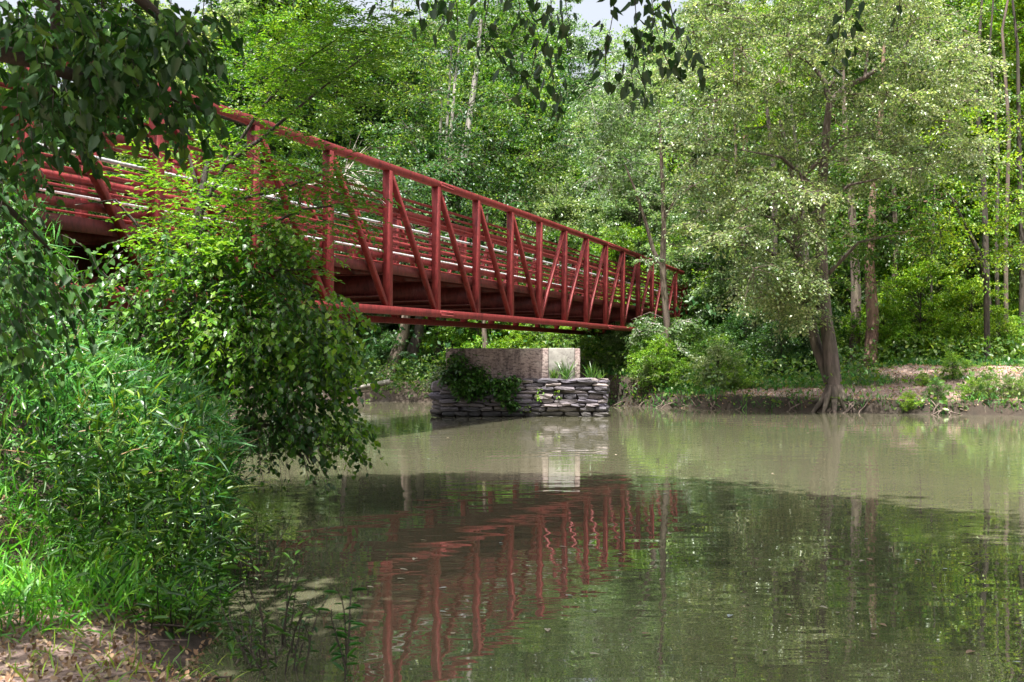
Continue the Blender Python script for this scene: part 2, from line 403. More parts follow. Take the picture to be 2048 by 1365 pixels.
def leaf_arrays(pos, d, nrm, L, Wd, shape):
    pts, faces = SHAPES[shape]; pts = np.array(pts, float)
    d = unit(d); side = unit(np.cross(nrm, d)); up = np.cross(d, side)
    L = np.broadcast_to(L, (len(pos),)); Wd = np.broadcast_to(Wd, (len(pos),))
    V = pos[:,None,:] + d[:,None,:]*(pts[None,:,0,None]*L[:,None,None]) + side[:,None,:]*(pts[None,:,1,None]*Wd[:,None,None]) + up[:,None,:]*(pts[None,:,2,None]*L[:,None,None])
    k = len(pts); off = (np.arange(len(pos))*k)
    by = {}
    for f in faces:
        f = tuple(f[:3]) if len(f) == 4 and f[2] == f[3] else f
        by.setdefault(len(f), []).append(f)
    Fs = [ (np.array(fs)[None] + off[:,None,None]).reshape(-1, n) for n, fs in by.items()]
    return V.reshape(-1,3), Fs
class Leaves:
    def __init__(s): s.V = []; s.F = {3: [], 4: []}; s.n = 0
    def add(s, *a):
        V, Fs = leaf_arrays(*a)
        for f in Fs: s.F[f.shape[1]].append(f + s.n)
        s.V.append(V); s.n += len(V)
    def mesh(s, name, mat):
        return np_mesh(name, np.concatenate(s.V), [np.concatenate(f) for f in s.F.values() if f], mat)

def rdir(n, up=0.0):
    v = rng.normal(size=(n, 3)); v[:, 2] += up; return unit(v)

def twigs(starts, dirs, lens, wd, Lv, stems, spacing=.05, L=.06, W=.04, shape='oval', droop=.35, compound=0, srad=.004, jit=.35, up=1.0):
    """leafy shoots: a drooping stem with alternate leaves (or pinnate leaves)"""
    n = len(starts)
    dirs = unit(np.asarray(dirs, float)).copy()
    for i in range(n):
        m = 6; ln = lens[i]; p = np.array(starts[i], float); d = dirs[i].copy(); pts = [p.copy()]
        for k in range(m):
            d = unit(d + np.array([0, 0, -droop/m*1.6]) + rng.normal(0, .09, 3)); p = p + d*ln/m; pts.append(p.copy())
        pts = np.array(pts)
        if stems is not None: stems.tube(pts, np.linspace(srad, srad*.4, m+1), 3)
        nl = max(2, int(ln/spacing)); t = (np.arange(nl)+rng.uniform(.2, .8, nl))/nl*m
        k0 = np.minimum(t.astype(int), m-1); fr = (t-k0)[:,None]
        q = pts[k0]*(1-fr)+pts[k0+1]*fr; dd = unit(pts[k0+1]-pts[k0])
        sd_ = unit(np.cross(dd, [0,0,1])) * np.where(np.arange(nl) % 2, 1, -1)[:,None]
        if compound:
            ld = unit(dd*.7 + sd_*.9 + rng.normal(0, .2, (nl,3)))
            cl = L*compound*.55
            for c in range(compound):
                f = (c+1)/compound
                base = q + ld*cl*f + np.array([0,0,-.06])*f*cl*2
                sg = 1 if c % 2 else -1
                s2 = unit(np.cross(ld, [0,0,1]))*sg*(0 if c == compound-1 else 1)
                l2 = unit(ld*.8 + s2*.8 + rng.normal(0, .12, (nl,3)))
                nn = unit(np.array([0,0,up]) + rng.normal(0, jit, (nl,3)))
                Lv.add(base, l2, nn, L*rng.uniform(.7,1.2,nl), W*rng.uniform(.7,1.2,nl), shape)
        else:
            ld = unit(dd*.55 + sd_*.8 + np.array([0,0,-.35]) + rng.normal(0, .28, (nl,3)))
            nn = unit(np.array([0,0,up]) + rng.normal(0, jit, (nl,3)))
            sz = rng.uniform(.6,1.25,nl)
            Lv.add(q, ld, nn, L*sz, W*sz, shape)

# ------------------------------------------------------------------ trees: prototype meshes (trunk with limbs, crown)
def make_tree(seed, ht, r_tr, base_frac, rx, clumps, per, leafL, mat, bark, shape='diamond', lean=(0,0), droop=.3, cr=.9, flat=.45, fork=False, limbs=None):
    """returns (trunk mesh, crown mesh) with the base at the origin"""
    global rng
    keep = rng; rng = np.random.default_rng(seed)
    tr = MB()
    m = 12; tt = np.linspace(0, 1, m)
    wx = np.cumsum(rng.normal(0, .018*ht/10, m)); wy = np.cumsum(rng.normal(0, .018*ht/10, m))
    ax = np.stack([lean[0]*tt**1.2*ht + wx, lean[1]*tt*ht + wy, tt*ht*.92], 1); ax[0] = (0, 0, -.3)
    rad = r_tr*(1 - tt*.88)*(1 + .55*np.exp(-tt*22))
    tr.tube(ax, rad, 9, .05)
    def axp(z):
        f = np.clip(z/(ht*.92), 0, 1)*(m-1); k = min(int(f), m-2); return ax[k]*(1-(f-k))+ax[k+1]*(f-k)
    z0 = ht*base_frac; zc = (z0+ht)/2; rz = (ht-z0)/2
    Lv = Leaves()
    ph = rng.uniform(0, 6, 6)
    for c in range(clumps):
        d = rdir(1)[0]
        rr = rng.uniform(.25, 1)**.45
        lump = 1 + .22*math.sin(3*math.atan2(d[1], d[0])+ph[0]) + .18*math.sin(5*d[2]+ph[1]+2*d[0]) + .12*math.sin(7*d[1]+ph[2])
        shp = (1 - .35*max(d[2], 0)**1.5)
        cz = zc + d[2]*rz*rr*min(lump, 1.15)
        cx = axp(cz)
        ctr = np.array([cx[0]+d[0]*rx*rr*lump*shp, cx[1]+d[1]*rx*rr*lump*shp, cz])
        b0 = axp(max(z0*.75, cz - rng.uniform(.15, .4)*rx*rr - .3))
        mid = (b0+ctr)/2 + np.array([0,0,.12*rx]) + rng.normal(0, .06*rx, 3)
        br = max(.012, r_tr*.22*(1-cz/ht*.6))
        tr.tube([b0, mid, ctr, ctr+(ctr-mid)*.35+np.array([0,0,-.15])], [br, br*.6, br*.3, .006], 4)
        k = int(per*rng.uniform(.6, 1.4)); sz = cr*rng.uniform(.6, 1.25)
        # clump = a few sprays
        sp = rng.integers(4, 8); sd = unit(rdir(sp)*np.array([1,1,.5]) + d*.5)
        which = rng.integers(0, sp, k); u = rng.uniform(.1, 1, k)**.7
        pos = ctr + sd[which]*(u*sz)[:,None] + rng.normal(0, sz*.16, (k,3))*np.array([1,1,flat]) + np.array([0,0,-1.])*(droop*u**2*sz)[:,None]
        ld = unit(sd[which] + rng.normal(0, .7, (k,3)) + np.array([0,0,-.4]))
        nn = unit(np.array([0,-.15,1.]) + rng.normal(0, .55, (k,3)))
        s_ = leafL*rng.uniform(.6, 1.25, k)
        Lv.add(pos, ld, nn, s_, s_*.62, shape)
    if limbs:
        for pts, rads in limbs: tr.tube(pts, rads, 8, .05)
    rng = keep
    return tr.mesh('trunk', bark, True), Lv.mesh('crown', mat)

def place_tree(name, proto, x, y, s=1.0, rz=0, label='', cat='tree', group=None, mat=None, z=None, sx=None):
    t, c = proto
    e = empty(name, (x, y, gz(x, y) - .05 if z is None else z), rz)
    e.scale = (sx or s, sx or s, s)
    o1 = link('trunk', t, e); o2 = link('crown', c, e)
    if mat:
        o2.material_slots[0].link = 'OBJECT'; o2.material_slots[0].material = mat
    tag(e, label, cat, group); return e

# ================================================================== THE BRIDGE
br = empty('footbridge', (BX, BY, 0), math.pi/2 - TH)
tag(br, 'dark red steel truss footbridge crossing the river above the old stone pier', 'footbridge')
N0, N1 = -1, 17
Y0S = (0.0, WB - .152)            # outer faces of the two trusses start here
def member(name, p, q, wy, wz, mat=STEEL, bv=.006):
    b = MB(); b.bar(p, q, wy, wz); o = b.obj(name, mat, br); bevel(o, bv); return o
def chord(name, y, zr, hgt, mat=STEEL, wd=.152):
    b = MB()
    ii = np.arange(N0, N1+1)
    V = []
    for i in ii:
        z = zb(i) + zr
        x = i*P + (-.08 if i == N0 else .08 if i == N1 else 0)
        V += [(x, y, z), (x, y+wd, z), (x, y+wd, z+hgt), (x, y, z+hgt)]
    Fq = []
    n = len(ii)
    for k in range(n-1):
        for a, b_ in ((0,1),(1,2),(2,3),(3,0)): Fq.append((k*4+a, (k+1)*4+a, (k+1)*4+b_, k*4+b_))
    Fq += [(3,2,1,0), ((n-1)*4, (n-1)*4+1, (n-1)*4+2, (n-1)*4+3)]
    b.add(V, Fq); o = b.obj(name, mat, br); return o
HT = 2.90
for s, y in enumerate(Y0S):
    bevel(chord('top_chord', y, HT-.13, .13), .005); bevel(chord('bottom_chord', y, 0, .152), .005)
    for i in range(N0, N1+1):
        b = MB(); x = i*P; b.box((x-.152 if i > N0 else x-.076, y+.001, zb(i)+.150), (x if i > N0 else x+.076, y+.151, zb(i)+HT-.128)); bevel(b.obj('post', STEEL, br), .005)
    for i in range(N0, N1):
        if i < 8: a, c = (i*P+.02, zb(i)+HT-.14), ((i+1)*P-.18, zb(i+1)+.16)
        else: a, c = (i*P+.02, zb(i)+.16), ((i+1)*P-.18, zb(i+1)+HT-.14)
        b = MB(); b.bar((a[0], y+.076, a[1]), (c[0], y+.076, c[1]), .10, .10); bevel(b.obj('diagonal', STEEL, br), .006)
    # rails on the inner side
    yi = y + .152 + .03 if s == 0 else y - .03
    for zr, hh, nm, mt in ((2.32,.045,'rail',STEEL),(2.19,.04,'rail',STEEL),(2.02,.10,'rub_rail',STEEL),(1.90,.035,'rail',STEEL),(1.63,.035,'rail',STEEL),
                       (1.50,.035,'rail',STEEL),(1.38,.035,'rail',STEEL),(1.26,.035,'rail',STEEL),(1.08,.11,'toe_plate',STEEL)):
        chord(nm, yi-.02, zr, hh, mt, .04)
    o = chord('handrail', yi + (.09 if s == 0 else -.13), 1.76, .045, ALU, .045); o['label'] = 'pale grey metal handrail'
    for i in range(N0+1, N1):
        b = MB(); b.bar((i*P-.07, yi + (.02 if s == 0 else -.02), zb(i)+1.775), (i*P-.07, yi+(.09 if s == 0 else -.09), zb(i)+1.775), .03, .03); b.obj('rail_bracket', STEEL_D, br)
# floor
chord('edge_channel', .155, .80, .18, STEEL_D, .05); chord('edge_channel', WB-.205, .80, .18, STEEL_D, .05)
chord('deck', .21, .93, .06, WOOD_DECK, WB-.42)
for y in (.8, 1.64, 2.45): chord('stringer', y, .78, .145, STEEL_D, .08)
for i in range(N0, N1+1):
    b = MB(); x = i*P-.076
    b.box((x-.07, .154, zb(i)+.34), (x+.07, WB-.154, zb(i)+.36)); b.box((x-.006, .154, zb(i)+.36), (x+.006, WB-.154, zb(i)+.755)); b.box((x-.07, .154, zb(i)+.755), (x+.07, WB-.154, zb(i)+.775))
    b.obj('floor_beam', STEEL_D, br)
# bolted splices
def splice(i, zr, hgt, along):
    b = MB(); x0 = i*P+.0-.02
    b.box((x0, -.012, zr+.012), (x0+.75, 0.0, zr+hgt-.012)); o = b.obj('splice_plate', STEEL, br)
    dz = (zb(i+1)-zb(i))/P
    bb = MB()
    for k in range(11):
        for r_ in (.28, .72):
            cx = x0+.05+k*.065; cz = zr+hgt*r_
            th = np.linspace(0, 2*np.pi, 6, endpoint=False)
            V = [(cx+.017*math.cos(t), yy, cz+.017*math.sin(t)) for yy in (-.012, -.032) for t in th]
            bb.add(V, [(j, (j+1)%6, 6+(j+1)%6, 6+j) for j in range(6)], [(6, 6+j, 6+j+1) for j in range(1, 5)])
    o2 = bb.obj('bolt_row', ALU if False else STEEL, o); o2['kind'] = 'stuff'
for i in (5, 11):
    splice(i, zb(i)+HT-.13, .13, 0); splice(i, zb(i), .152, 0)

# ================================================================== THE OLD PIER
PA = np.array([-1.90, 33.3]); PB = np.array([2.57, 33.1])
pdir = (PB-PA)/np.linalg.norm(PB-PA); plen = np.linalg.norm(PB-PA)
pang = math.atan2(pdir[1], pdir[0])
pier = empty('bridge_pier', (PA[0], PA[1], 0), pang)
tag(pier, 'old rubble stone pier with a stained concrete block on top standing in the river', 'stone pier')
PW = 2.1
b = MB(); b.box((.16, .14, -.6), (plen-.16, PW-.14, 1.0)); b.obj('rubble_core', MORTAR, pier)
# concrete block: front x from 889 px to 1161 px
b = MB(); b.box((.07, .32, 1.0), (2.88, PW-.3, 1.855)); o = b.obj('concrete_block', CONC, pier); bevel(o, .02, 2); o['label'] = 'brown stained concrete block with form board lines'
b = MB(); b.box((2.885, .29, 1.0), (3.60, PW-.3, 1.862)); o = b.obj('concrete_block', CONC_P, pier); bevel(o, .02, 2); o['label'] = 'concrete end section in a sunlit tone'  # second concrete tone paints the sunlit end beyond the bridge shadow
b = MB(); b.box((3.605, .33, 1.0), (3.75, PW-.34, 1.85)); o = b.obj('concrete_block', CONC, pier); bevel(o, .02, 2)
# stones
def stone_mesh(seed, chip=.1):
    r = np.random.default_rng(seed)
    import bmesh
    bm = bmesh.new(); bmesh.ops.create_cube(bm, size=1)
    bmesh.ops.subdivide_edges(bm, edges=bm.edges[:], cuts=1, use_grid_fill=True)
    ph = r.uniform(0, 6, 3)
    for v in bm.verts:
        c = np.array(v.co)
        k = (np.abs(c) > .4).sum()
        f = {3: .80, 2: .92, 1: 1.0, 0: 1}[int(k)]
        c = c*f + r.normal(0, chip*.45, 3)*np.array([1, .6, .8])
        v.co = c
    me = bpy.data.meshes.new('stone'); bm.to_mesh(me); bm.free()
    me.materials.append(STONE); return me
stones = [stone_mesh(k, .15) for k in range(12)]
def lay_face(x0, x1, z0, z1, place, hmin, hmax, wmin, wmax, skip=None):
    z = z0; row = 0
    while z < z1 - .02:
        hgt = min(random.uniform(hmin, hmax), z1 - z)
        if z1 - z - hgt < hmin*.6: hgt = z1 - z
        x = x0 - random.uniform(0, .1)
        while x < x1:
            wd = random.uniform(wmin, wmax) * (1.3 if hgt < .11 else 1)
            if x + wd > x1 - wmin*.4: wd = x1 + random.uniform(0, .05) - x
            if hgt > .15 and random.random() < .35:          # two thin stones in a tall course
                sp = random.uniform(.35, .65)
                place(x, wd, z, hgt*sp); place(x, wd, z + hgt*sp, hgt*(1-sp))
            else: place(x, wd, z, hgt)
            x += wd
        z += hgt; row += 1
def put_stone(x, y, z, wx, wy, wz):
    o = link('stone', random.choice(stones), pier)
    o.location = (x, y, z); o.scale = (wx*1.05, wy, wz*1.06)
    o.rotation_euler = (random.choice((0, math.pi)) + random.uniform(-.04, .04), random.uniform(-.06, .06), random.choice((0, math.pi)) + random.uniform(-.05, .05))
def front(x, wd, z, h):
    put_stone(x+wd/2, .12+random.uniform(-.07, .06), z+h/2, wd*.97, .34, h*.94)
lay_face(0, plen, -.22, 1.0, front, .065, .18, .25, .66)
def rside(x, wd, z, h): put_stone(plen-.14+random.uniform(-.05, .07), x+wd/2, z+h/2, .32, wd*.97, h*.94)
lay_face(.1, PW, -.22, 1.0, rside, .08, .18, .3, .7)
def lside(x, wd, z, h): put_stone(-.02+random.uniform(-.16, .04), x+wd/2, z+h/2, .36, wd*.97, h*.94)
lay_face(.1, PW, -.22, .95, lside, .16, .28, .3, .7)
b = MB(); b.box((.1, .1, 1.0), (plen-.1, PW-.1, 1.012)); b.obj('ledge', MORTAR, pier)
def topst(x, wd, z, h): put_stone(x+wd/2, .3+random.uniform(-.1, .1), 1.0, wd, .5, .07)
lay_face(.05, plen, 0, .05, topst, .05, .06, .3, .6)

def pier_pt(x, y, z):
    p = PA + pdir*x*.87 + np.array([-pdir[1], pdir[0]])*y; return np.array([p[0], p[1], z])

# ================================================================== RIGHT ABUTMENT, STONE PILLAR
ta = 17*P + .25
ab = empty('bridge_abutment', (BX+AX[0]*ta, BY+AX[1]*ta, 0), math.pi/2 - TH); tag(ab, 'grey concrete abutment under the far right end of the red footbridge', 'abutment')
b = MB(); b.box((-.9, -.5, 1.6), (.3, WB+.5, 2.55)); bevel(b.obj('bearing_seat', CONC_P, ab), .02)
b = MB(); b.box((.35, -.6, 1.6), (.75, WB+.6, 3.5)); bevel(b.obj('back_wall', CONC_P, ab), .02)
pil = empty('stone_pillar', (*at(1402, 640, 57)[:2], 2.9), .2); tag(pil, 'tan river stone gate pillar at the far end of the red footbridge', 'stone pillar')
b = MB(); b.box((-.27, -.27, 0), (.27, .27, 2.1)); b.obj('pillar_core', MORTAR, pil)
rs = []
for k in range(6):
    me = stone_mesh(100+k, .09); me.materials[0] = RIVER_STONE; rs.append(me)
for fx, fy in ((0,-1),(1,0),(-1,0),(0,1)):
    for r_ in range(19):
        n_ = 5
        for c in range(n_):
            u = -.28 + (c+.5)*.56/n_ + (r_ % 2)*.04 - .02
            o = link('stone', random.choice(rs), pil)
            dd = .27
            o.location = (fx*dd + (u if fx == 0 else 0), fy*dd + (u if fy == 0 else 0), .06 + r_*.11)
            k = random.uniform(.8, 1.1); o.scale = (.12*k, .12*k, .115*k); o.rotation_euler = tuple(random.uniform(-.5, .5) for _ in range(3))
b = MB(); b.box((-.34, -.34, 2.1), (.34, .34, 2.18)); bevel(b.obj('cap', CONC_P, pil), .01)

# ================================================================== FAR TREES
A = make_tree(11, 15, .26, .22, 4.2, 200, 230, .17, L_PALE, BARK, cr=1.05)
B = make_tree(12, 17, .2, .28, 3.0, 170, 220, .17, L_MID, BARK_D, cr=.95)
C = make_tree(13, 11, .16, .05, 3.3, 170, 220, .16, L_MID, BARK_D, cr=.9)
Dp = make_tree(14, 14, .18, .35, 3.6, 150, 220, .18, L_PALE, BARK_P, cr=1.05, lean=(.05, 0))
S1 = make_tree(15, 2.6, .03, .0, 1.35, 90, 120, .085, L_MID, BARK_D, cr=.42)
S2 = make_tree(16, 1.7, .02, .0, 1.2, 70, 120, .075, L_LIME, BARK_D, cr=.36)
S3 = make_tree(17, 4.5, .05, .02, 1.9, 110, 140, .11, L_PALE, BARK_D, cr=.6)

def px(x, D): return (x-1024)/F*D
def T(name, proto, xpx, D, s, label, group=None, mat=None, rz=None, **k):
    return place_tree(name, proto, px(xpx, D), D, s, random.uniform(0, 6.28) if rz is None else rz, label, 'tree' if 'shrub' not in name else 'shrub', group, mat, **k)

# big twin-trunked tree on the dirt path
big_limbs = []
def q(xp, yp, D=37.0, o=0): v = at(xp, yp, D+o); return (v.x, v.y, v.z)
bt_x, bt_y = px(1668, 36.4), 36.4
bz = gz(bt_x, bt_y)
def loc(pts): return [(a-bt_x, b_-bt_y, c-bz) for a, b_, c in pts]
big_limbs.append((loc([q(1672,815,36.4), q(1668,770,36.5), q(1660,700,36.6), q(1652,640,36.7), q(1645,560,36.8), q(1641,450,36.9), q(1646,350,37), q(1655,240,37), q(1660,195,37)]), [.36,.24,.205,.19,.18,.16,.14,.11,.09]))
big_limbs.append((loc([q(1678,800,36.6), q(1655,750,36.9), q(1632,690,37.1), q(1612,600,37.3), q(1598,520,37.6), q(1588,430,37.8), q(1580,330,38), q(1560,240,38)]), [.26,.19,.165,.15,.13,.11,.09,.05]))
big_limbs.append((loc([q(1660,205), q(1690,175), q(1730,155), q(1765,130), q(1805,100), q(1830,60)]), [.10,.09,.075,.06,.04,.02]))
big_limbs.append((loc([q(1658,200), q(1650,165), q(1625,130), q(1590,110), q(1560,85)]), [.1,.08,.055,.04,.02]))
big_limbs.append((loc([q(1656,175), q(1680,145), q(1700,115), q(1720,105)]), [.08,.05,.03,.015]))
big_limbs.append((loc([q(1730,155), q(1735,100), q(1728,40)]), [.05,.035,.015]))
for k, (x1, y1) in enumerate(((1500,420),(1790,470),(1440,560),(1530,600),(1800,350),(1480,300),(1760,260),(1550,520),(1620,330),(1400,480))):
    x0, y0 = (1645, min(y1+90, 620)) if k % 2 else (1600, min(y1+100, 600))
    big_limbs.append((loc([q(x0,y0,37), q((x0+x1)/2, (y0+y1)/2-30, 36.5-.4*(k%3)), q(x1,y1,36-.5*(k%3))]), [.07,.045,.012]))
# root flare
for a_ in range(9):
    an = a_/9*6.28+.3; r_ = random.uniform(.55, .95)
    big_limbs.append(([(.12*math.cos(an), .12*math.sin(an), .4), (.30*math.cos(an), .30*math.sin(an), .05), (r_*math.cos(an), r_*math.sin(an), gz(bt_x+r_*math.cos(an), bt_y+r_*math.sin(an))-bz-.10)], [.11,.10,.04]))
# crown built from clumps at chosen places
def clump_crown(name, centres, per, leafL, mat, cr, droop=.35, flat=.4):
    Lv = Leaves(); tw = MB()
    for ctr, k_, s_ in centres:
        ctr = np.array(ctr); k = int(per*k_); sz = cr*s_
        sp = 7; sdd = unit(rdir(sp)*np.array([1,1,.45])); which = rng.integers(0, sp, k); u = rng.uniform(.05, 1, k)**.7
        for j in range(sp):
            tw.tube([ctr, ctr+sdd[j]*sz*.5, ctr+sdd[j]*sz*.95+np.array([0,0,-droop*sz*.8])], [.014,.008,.003], 3)
        pos = ctr + sdd[which]*(u*sz)[:,None] + rng.normal(0, sz*.13, (k,3))*np.array([1,1,flat]) + np.array([0,0,-1.])*(droop*u**2*sz)[:,None]
        ld = unit(sdd[which] + rng.normal(0, .6, (k,3)) + np.array([0,0,-.4])); nn = unit(np.array([0,-.15,1.]) + rng.normal(0, .5, (k,3)))
        ss = leafL*rng.uniform(.6, 1.25, k); Lv.add(pos, ld, nn, ss, ss*.62, 'diamond')
    return Lv, tw
def region(n, x0, x1, y0, y1, D0, D1, mask=None, kk=1, ss=1):
    out = []
    while len(out) < n:
        xp, yp, D = random.uniform(x0, x1), random.uniform(y0, y1), random.uniform(D0, D1)
        if mask and not mask(xp, yp): continue
        out.append((at(xp, yp, D), kk*random.uniform(.6, 1.3), ss*random.uniform(.7, 1.25)))
    return out
def bigmask(x, y):
    if y > 500 and x > 1620: return False
    if y > 480 and x < 1490: return False
    if y > 470 and x > 1700: return False
    if y > 350: return x < 1600 + .9*(500-y) and x > 1390 - .25*(y-350) and y < 690-.25*(1650-x)*.2
    if 1630 < x < 1700 and 120 < y < 330: return random.random() < .15
    return (x-1640)**2/330**2 + (y-250)**2/420**2 < 1
ctrs = region(340, 1330, 1950, -260, 620, 33.2, 40, bigmask)
ctrs += region(34, 1500, 1620, 520, 640, 34.0, 37, lambda x, y: y < 520 + (x-1380)*.6)
Lv, tw = clump_crown('crown', ctrs, 300, .10, L_PALE, .88)
bt_e = empty('riverbank_tree', (bt_x, bt_y, bz)); tag(bt_e, 'large twin trunked tree with spreading roots at the edge of the dirt path', 'tree')
mb = MB()
for p_, r_ in big_limbs: mb.tube(p_, r_, 10, .04)
mb.obj('trunk', BARK_M, bt_e, True)
o = link('crown', Lv.mesh('crown', L_PALE), bt_e, (-bt_x, -bt_y, -bz)); o2 = tw.obj('twig', BARK, bt_e); o2.location = (-bt_x, -bt_y, -bz); o2['kind'] = 'stuff'

# slender tree in front of the bridge end
st_x, st_y = px(1338, 43.5), 43.5; stz = gz(st_x, st_y)
e = empty('slender_tree', (st_x, st_y, stz)); tag(e, 'slender forked tree standing in front of the right end of the red bridge', 'tree')
mb = MB()
def ls(pts, D=43.5): return [tuple(np.array(at(a, b_, D)) - np.array([st_x, st_y, stz])) for a, b_ in pts]
mb.tube(ls([(1340,790),(1338,740),(1334,650),(1328,580),(1325,530),(1328,460),(1326,380),(1322,300),(1318,220)]), [.15,.13,.12,.12,.12,.09,.075,.06,.03], 8, .05)
mb.tube(ls([(1325,540),(1306,500),(1290,440),(1270,380),(1250,330)]), [.1,.08,.065,.045,.02], 7, .05)
mb.tube(ls([(1333,640),(1300,625),(1262,640)]), [.03,.02,.008], 5); mb.tube(ls([(1333,660),(1290,700),(1250,740)]), [.03,.02,.008], 5)
mb.tube(ls([(1328,440),(1360,380),(1390,330)]), [.05,.03,.01], 5)
mb.obj('trunk', BARK, e, True)
c1 = region(64, 1180, 1430, 60, 400, 42, 45.5) + region(8, 1262, 1320, 625, 680, 42.2, 43.2, None, .6, .55) + region(6, 1335, 1370, 640, 720, 42.5, 44, None, .8, .7) + region(3, 1280, 1320, 515, 530, 42.5, 43.2, None, .35, .45)
Lv, tw = clump_crown('crown', c1, 170, .12, L_PALE, .8)
o = link('crown', Lv.mesh('crown', L_PALE), e, (-st_x, -st_y, -stz)); o2 = tw.obj('twig', BARK_P, e); o2.location = (-st_x, -st_y, -stz); o2['kind'] = 'stuff'

# standing trunks on the right bank
def bare_trunk(name, pts, rads, D, bark, label, crown=None, mat=None, cr=1.0, leafL=.14, group=None):
    p0 = at(pts[0][0], pts[0][1], D); x, y = p0.x, p0.y; z = gz(x, y)
    e = empty(name, (x, y, z)); tag(e, label, 'tree', group)
    P3 = [np.array(at(a, b_, D + (k*.1))) - np.array([x, y, z]) for k, (a, b_) in enumerate(pts)]
    P3[0][2] = -.1
    mb = MB(); mb.tube(P3, rads, 9, .06)
    for an in (0.4, 1.9, 3.3, 4.9):
        r0 = rads[0]; mb.tube([(math.cos(an)*r0*.5, math.sin(an)*r0*.5, .35), (math.cos(an)*r0*2, math.sin(an)*r0*2, -.08)], [r0*.5, r0*.25], 5)
    mb.obj('trunk', bark, e, True)
    if crown:
        Lv, tw = clump_crown('crown', crown, 200, leafL, mat or L_MID, cr)
        link('crown', Lv.mesh('crown', mat or L_MID), e, (-x, -y, -z)); o2 = tw.obj('twig', bark, e); o2.location = (-x, -y, -z); o2['kind'] = 'stuff'
    return e
def cr_(n, x0, x1, y0, y1, D, dd=2.0): return region(n, x0, x1, y0, y1, D-dd, D+dd)
bare_trunk('bank_tree', [(1706,742),(1708,700),(1712,640),(1712,580),(1708,480),(1700,380),(1690,250),(1685,100)], [.24,.2,.19,.18,.16,.13,.1,.05], 45, BARK, 'dark trunked tree just left of the reddish trunk behind the path', cr_(60, 1600, 1850, -150, 540, 48.5) + cr_(16, 1640, 1790, 250, 560, 43.2, .8))
bare_trunk('bank_tree', [(1740,748),(1742,700),(1746,640),(1742,595),(1738,520),(1745,400),(1760,250),(1770,50)], [.29,.25,.23,.21,.18,.14,.1,.05], 44, BARK_R, 'tree with a thick reddish brown trunk behind the dirt path', cr_(60, 1650, 1920, -150, 520, 47.5) + cr_(18, 1690, 1850, 250, 570, 42.4, .8))
thin = [(1790,735,1792,500,47,.12,BARK,'thin brown speckled trunk to the right of the reddish trunk'), (1868,715,1862,560,46,.055,BARK_D,'thin straight sapling right of the middle of the right bank'),
        (1820,720,1816,500,50,.09,BARK_D,'dark thin trunk leafy at its top between brown and straight saplings'),
        (1982,722,1968,380,46,.13,BARK_D,'dark trunk leaning left near the right edge of the woods'), (1998,728,1996,300,45,.07,BARK_D,'thin dark upright trunk beside the leaning dark one'),
        (2012,728,2018,260,45,.08,BARK,'brown thin trunk second from the right edge'), (2044,725,2038,300,46,.1,BARK_D,'dark thin trunk at the right edge of the picture'),
        (1900,670,1930,540,50,.22,BARK_D,'dark leaning trunk deep in the woods on the right'), (1550,690,1546,560,48,.2,BARK_D,'dark trunk behind shrubs left of the twin trunked tree'),
        (1615,742,1618,600,46,.17,BARK_D,'dark short looking trunk seen just left of the twin trunks'), (1470,600,1474,380,52,.09,BARK,'thin trunk in the foliage right of the stone pillar')]
for k, (xa, ya, xb, yb_, D, r_, bk, lb) in enumerate(thin):
    xm = (xa+xb)/2 + random.uniform(-5, 5)
    bare_trunk('woodland_tree', [(xa,ya),(xm,(ya+yb_)/2),(xb,yb_),(xb+random.uniform(-20,20), yb_-200),(xb+random.uniform(-40,40), yb_-420)], [r_*1.15,r_,r_*.85,r_*.6,r_*.25], D, bk, lb,
               cr_(38, xb-130, xb+130, -120, yb_+30 if yb_ > 450 else 560, D+2.6, 1.6), random.choice((L_MID, L_LIME, L_PALE)), 1.0)
# forked limb at far right
mbx = bare_trunk('woodland_tree', [(1975,700),(1972,560),(1955,500),(1925,440),(1900,390)], [.11,.10,.085,.06,.02], 43, BARK_D, 'brown tree whose limb forks up to the left at the right edge', cr_(34, 1840, 2050, 200, 520, 42.2, .8), L_LIME, leafL=.12)

# trees beyond the bridge, left and middle
for k, (pts, r_, D, bk, lb) in enumerate([
    ([(775,770),(790,715),(808,665),(815,600),(820,500),(835,350)], .26, 52, BARK, 'leaning brown trunk seen under the bridge left of the pier'),
    ([(822,745),(826,700),(838,665),(842,560),(850,400)], .28, 53, BARK_D, 'dark thick trunk next to the leaning one under the bridge'),
    ([(872,740),(876,690),(884,650),(890,560),(885,400)], .24, 53, BARK_D, 'dark trunk directly behind the left end of the pier'),
    ([(961,730),(957,690),(955,660),(950,560),(948,400)], .1, 52, BARK_D, 'thin dark trunk behind the concrete block of the pier'),
    ([(970,730),(970,690),(968,655),(970,560),(975,420)], .13, 51, BARK, 'brown thin trunk rising behind the concrete block of the pier'),
    ([(705,760),(700,700),(690,640),(680,500)], .2, 54, BARK_D, 'dark trunk in the shade at the left end of the far bank')]):
    n_ = len(pts); bare_trunk('riverside_tree', pts, [r_*(1.15-.8*j/(n_-1)) for j in range(n_)], D, bk, lb, cr_(45, pts[-1][0]-170, pts[-1][0]+170, 60 if k > 2 else 250, 560, D+1) + (region(60, 600, 900, 330, 520, 44.5, 49.5) if k == 0 else []), L_MID if k % 2 else L_DARK, 1.1, .15)  # leaning trunk also gets extra crown clumps, added to shade the bank
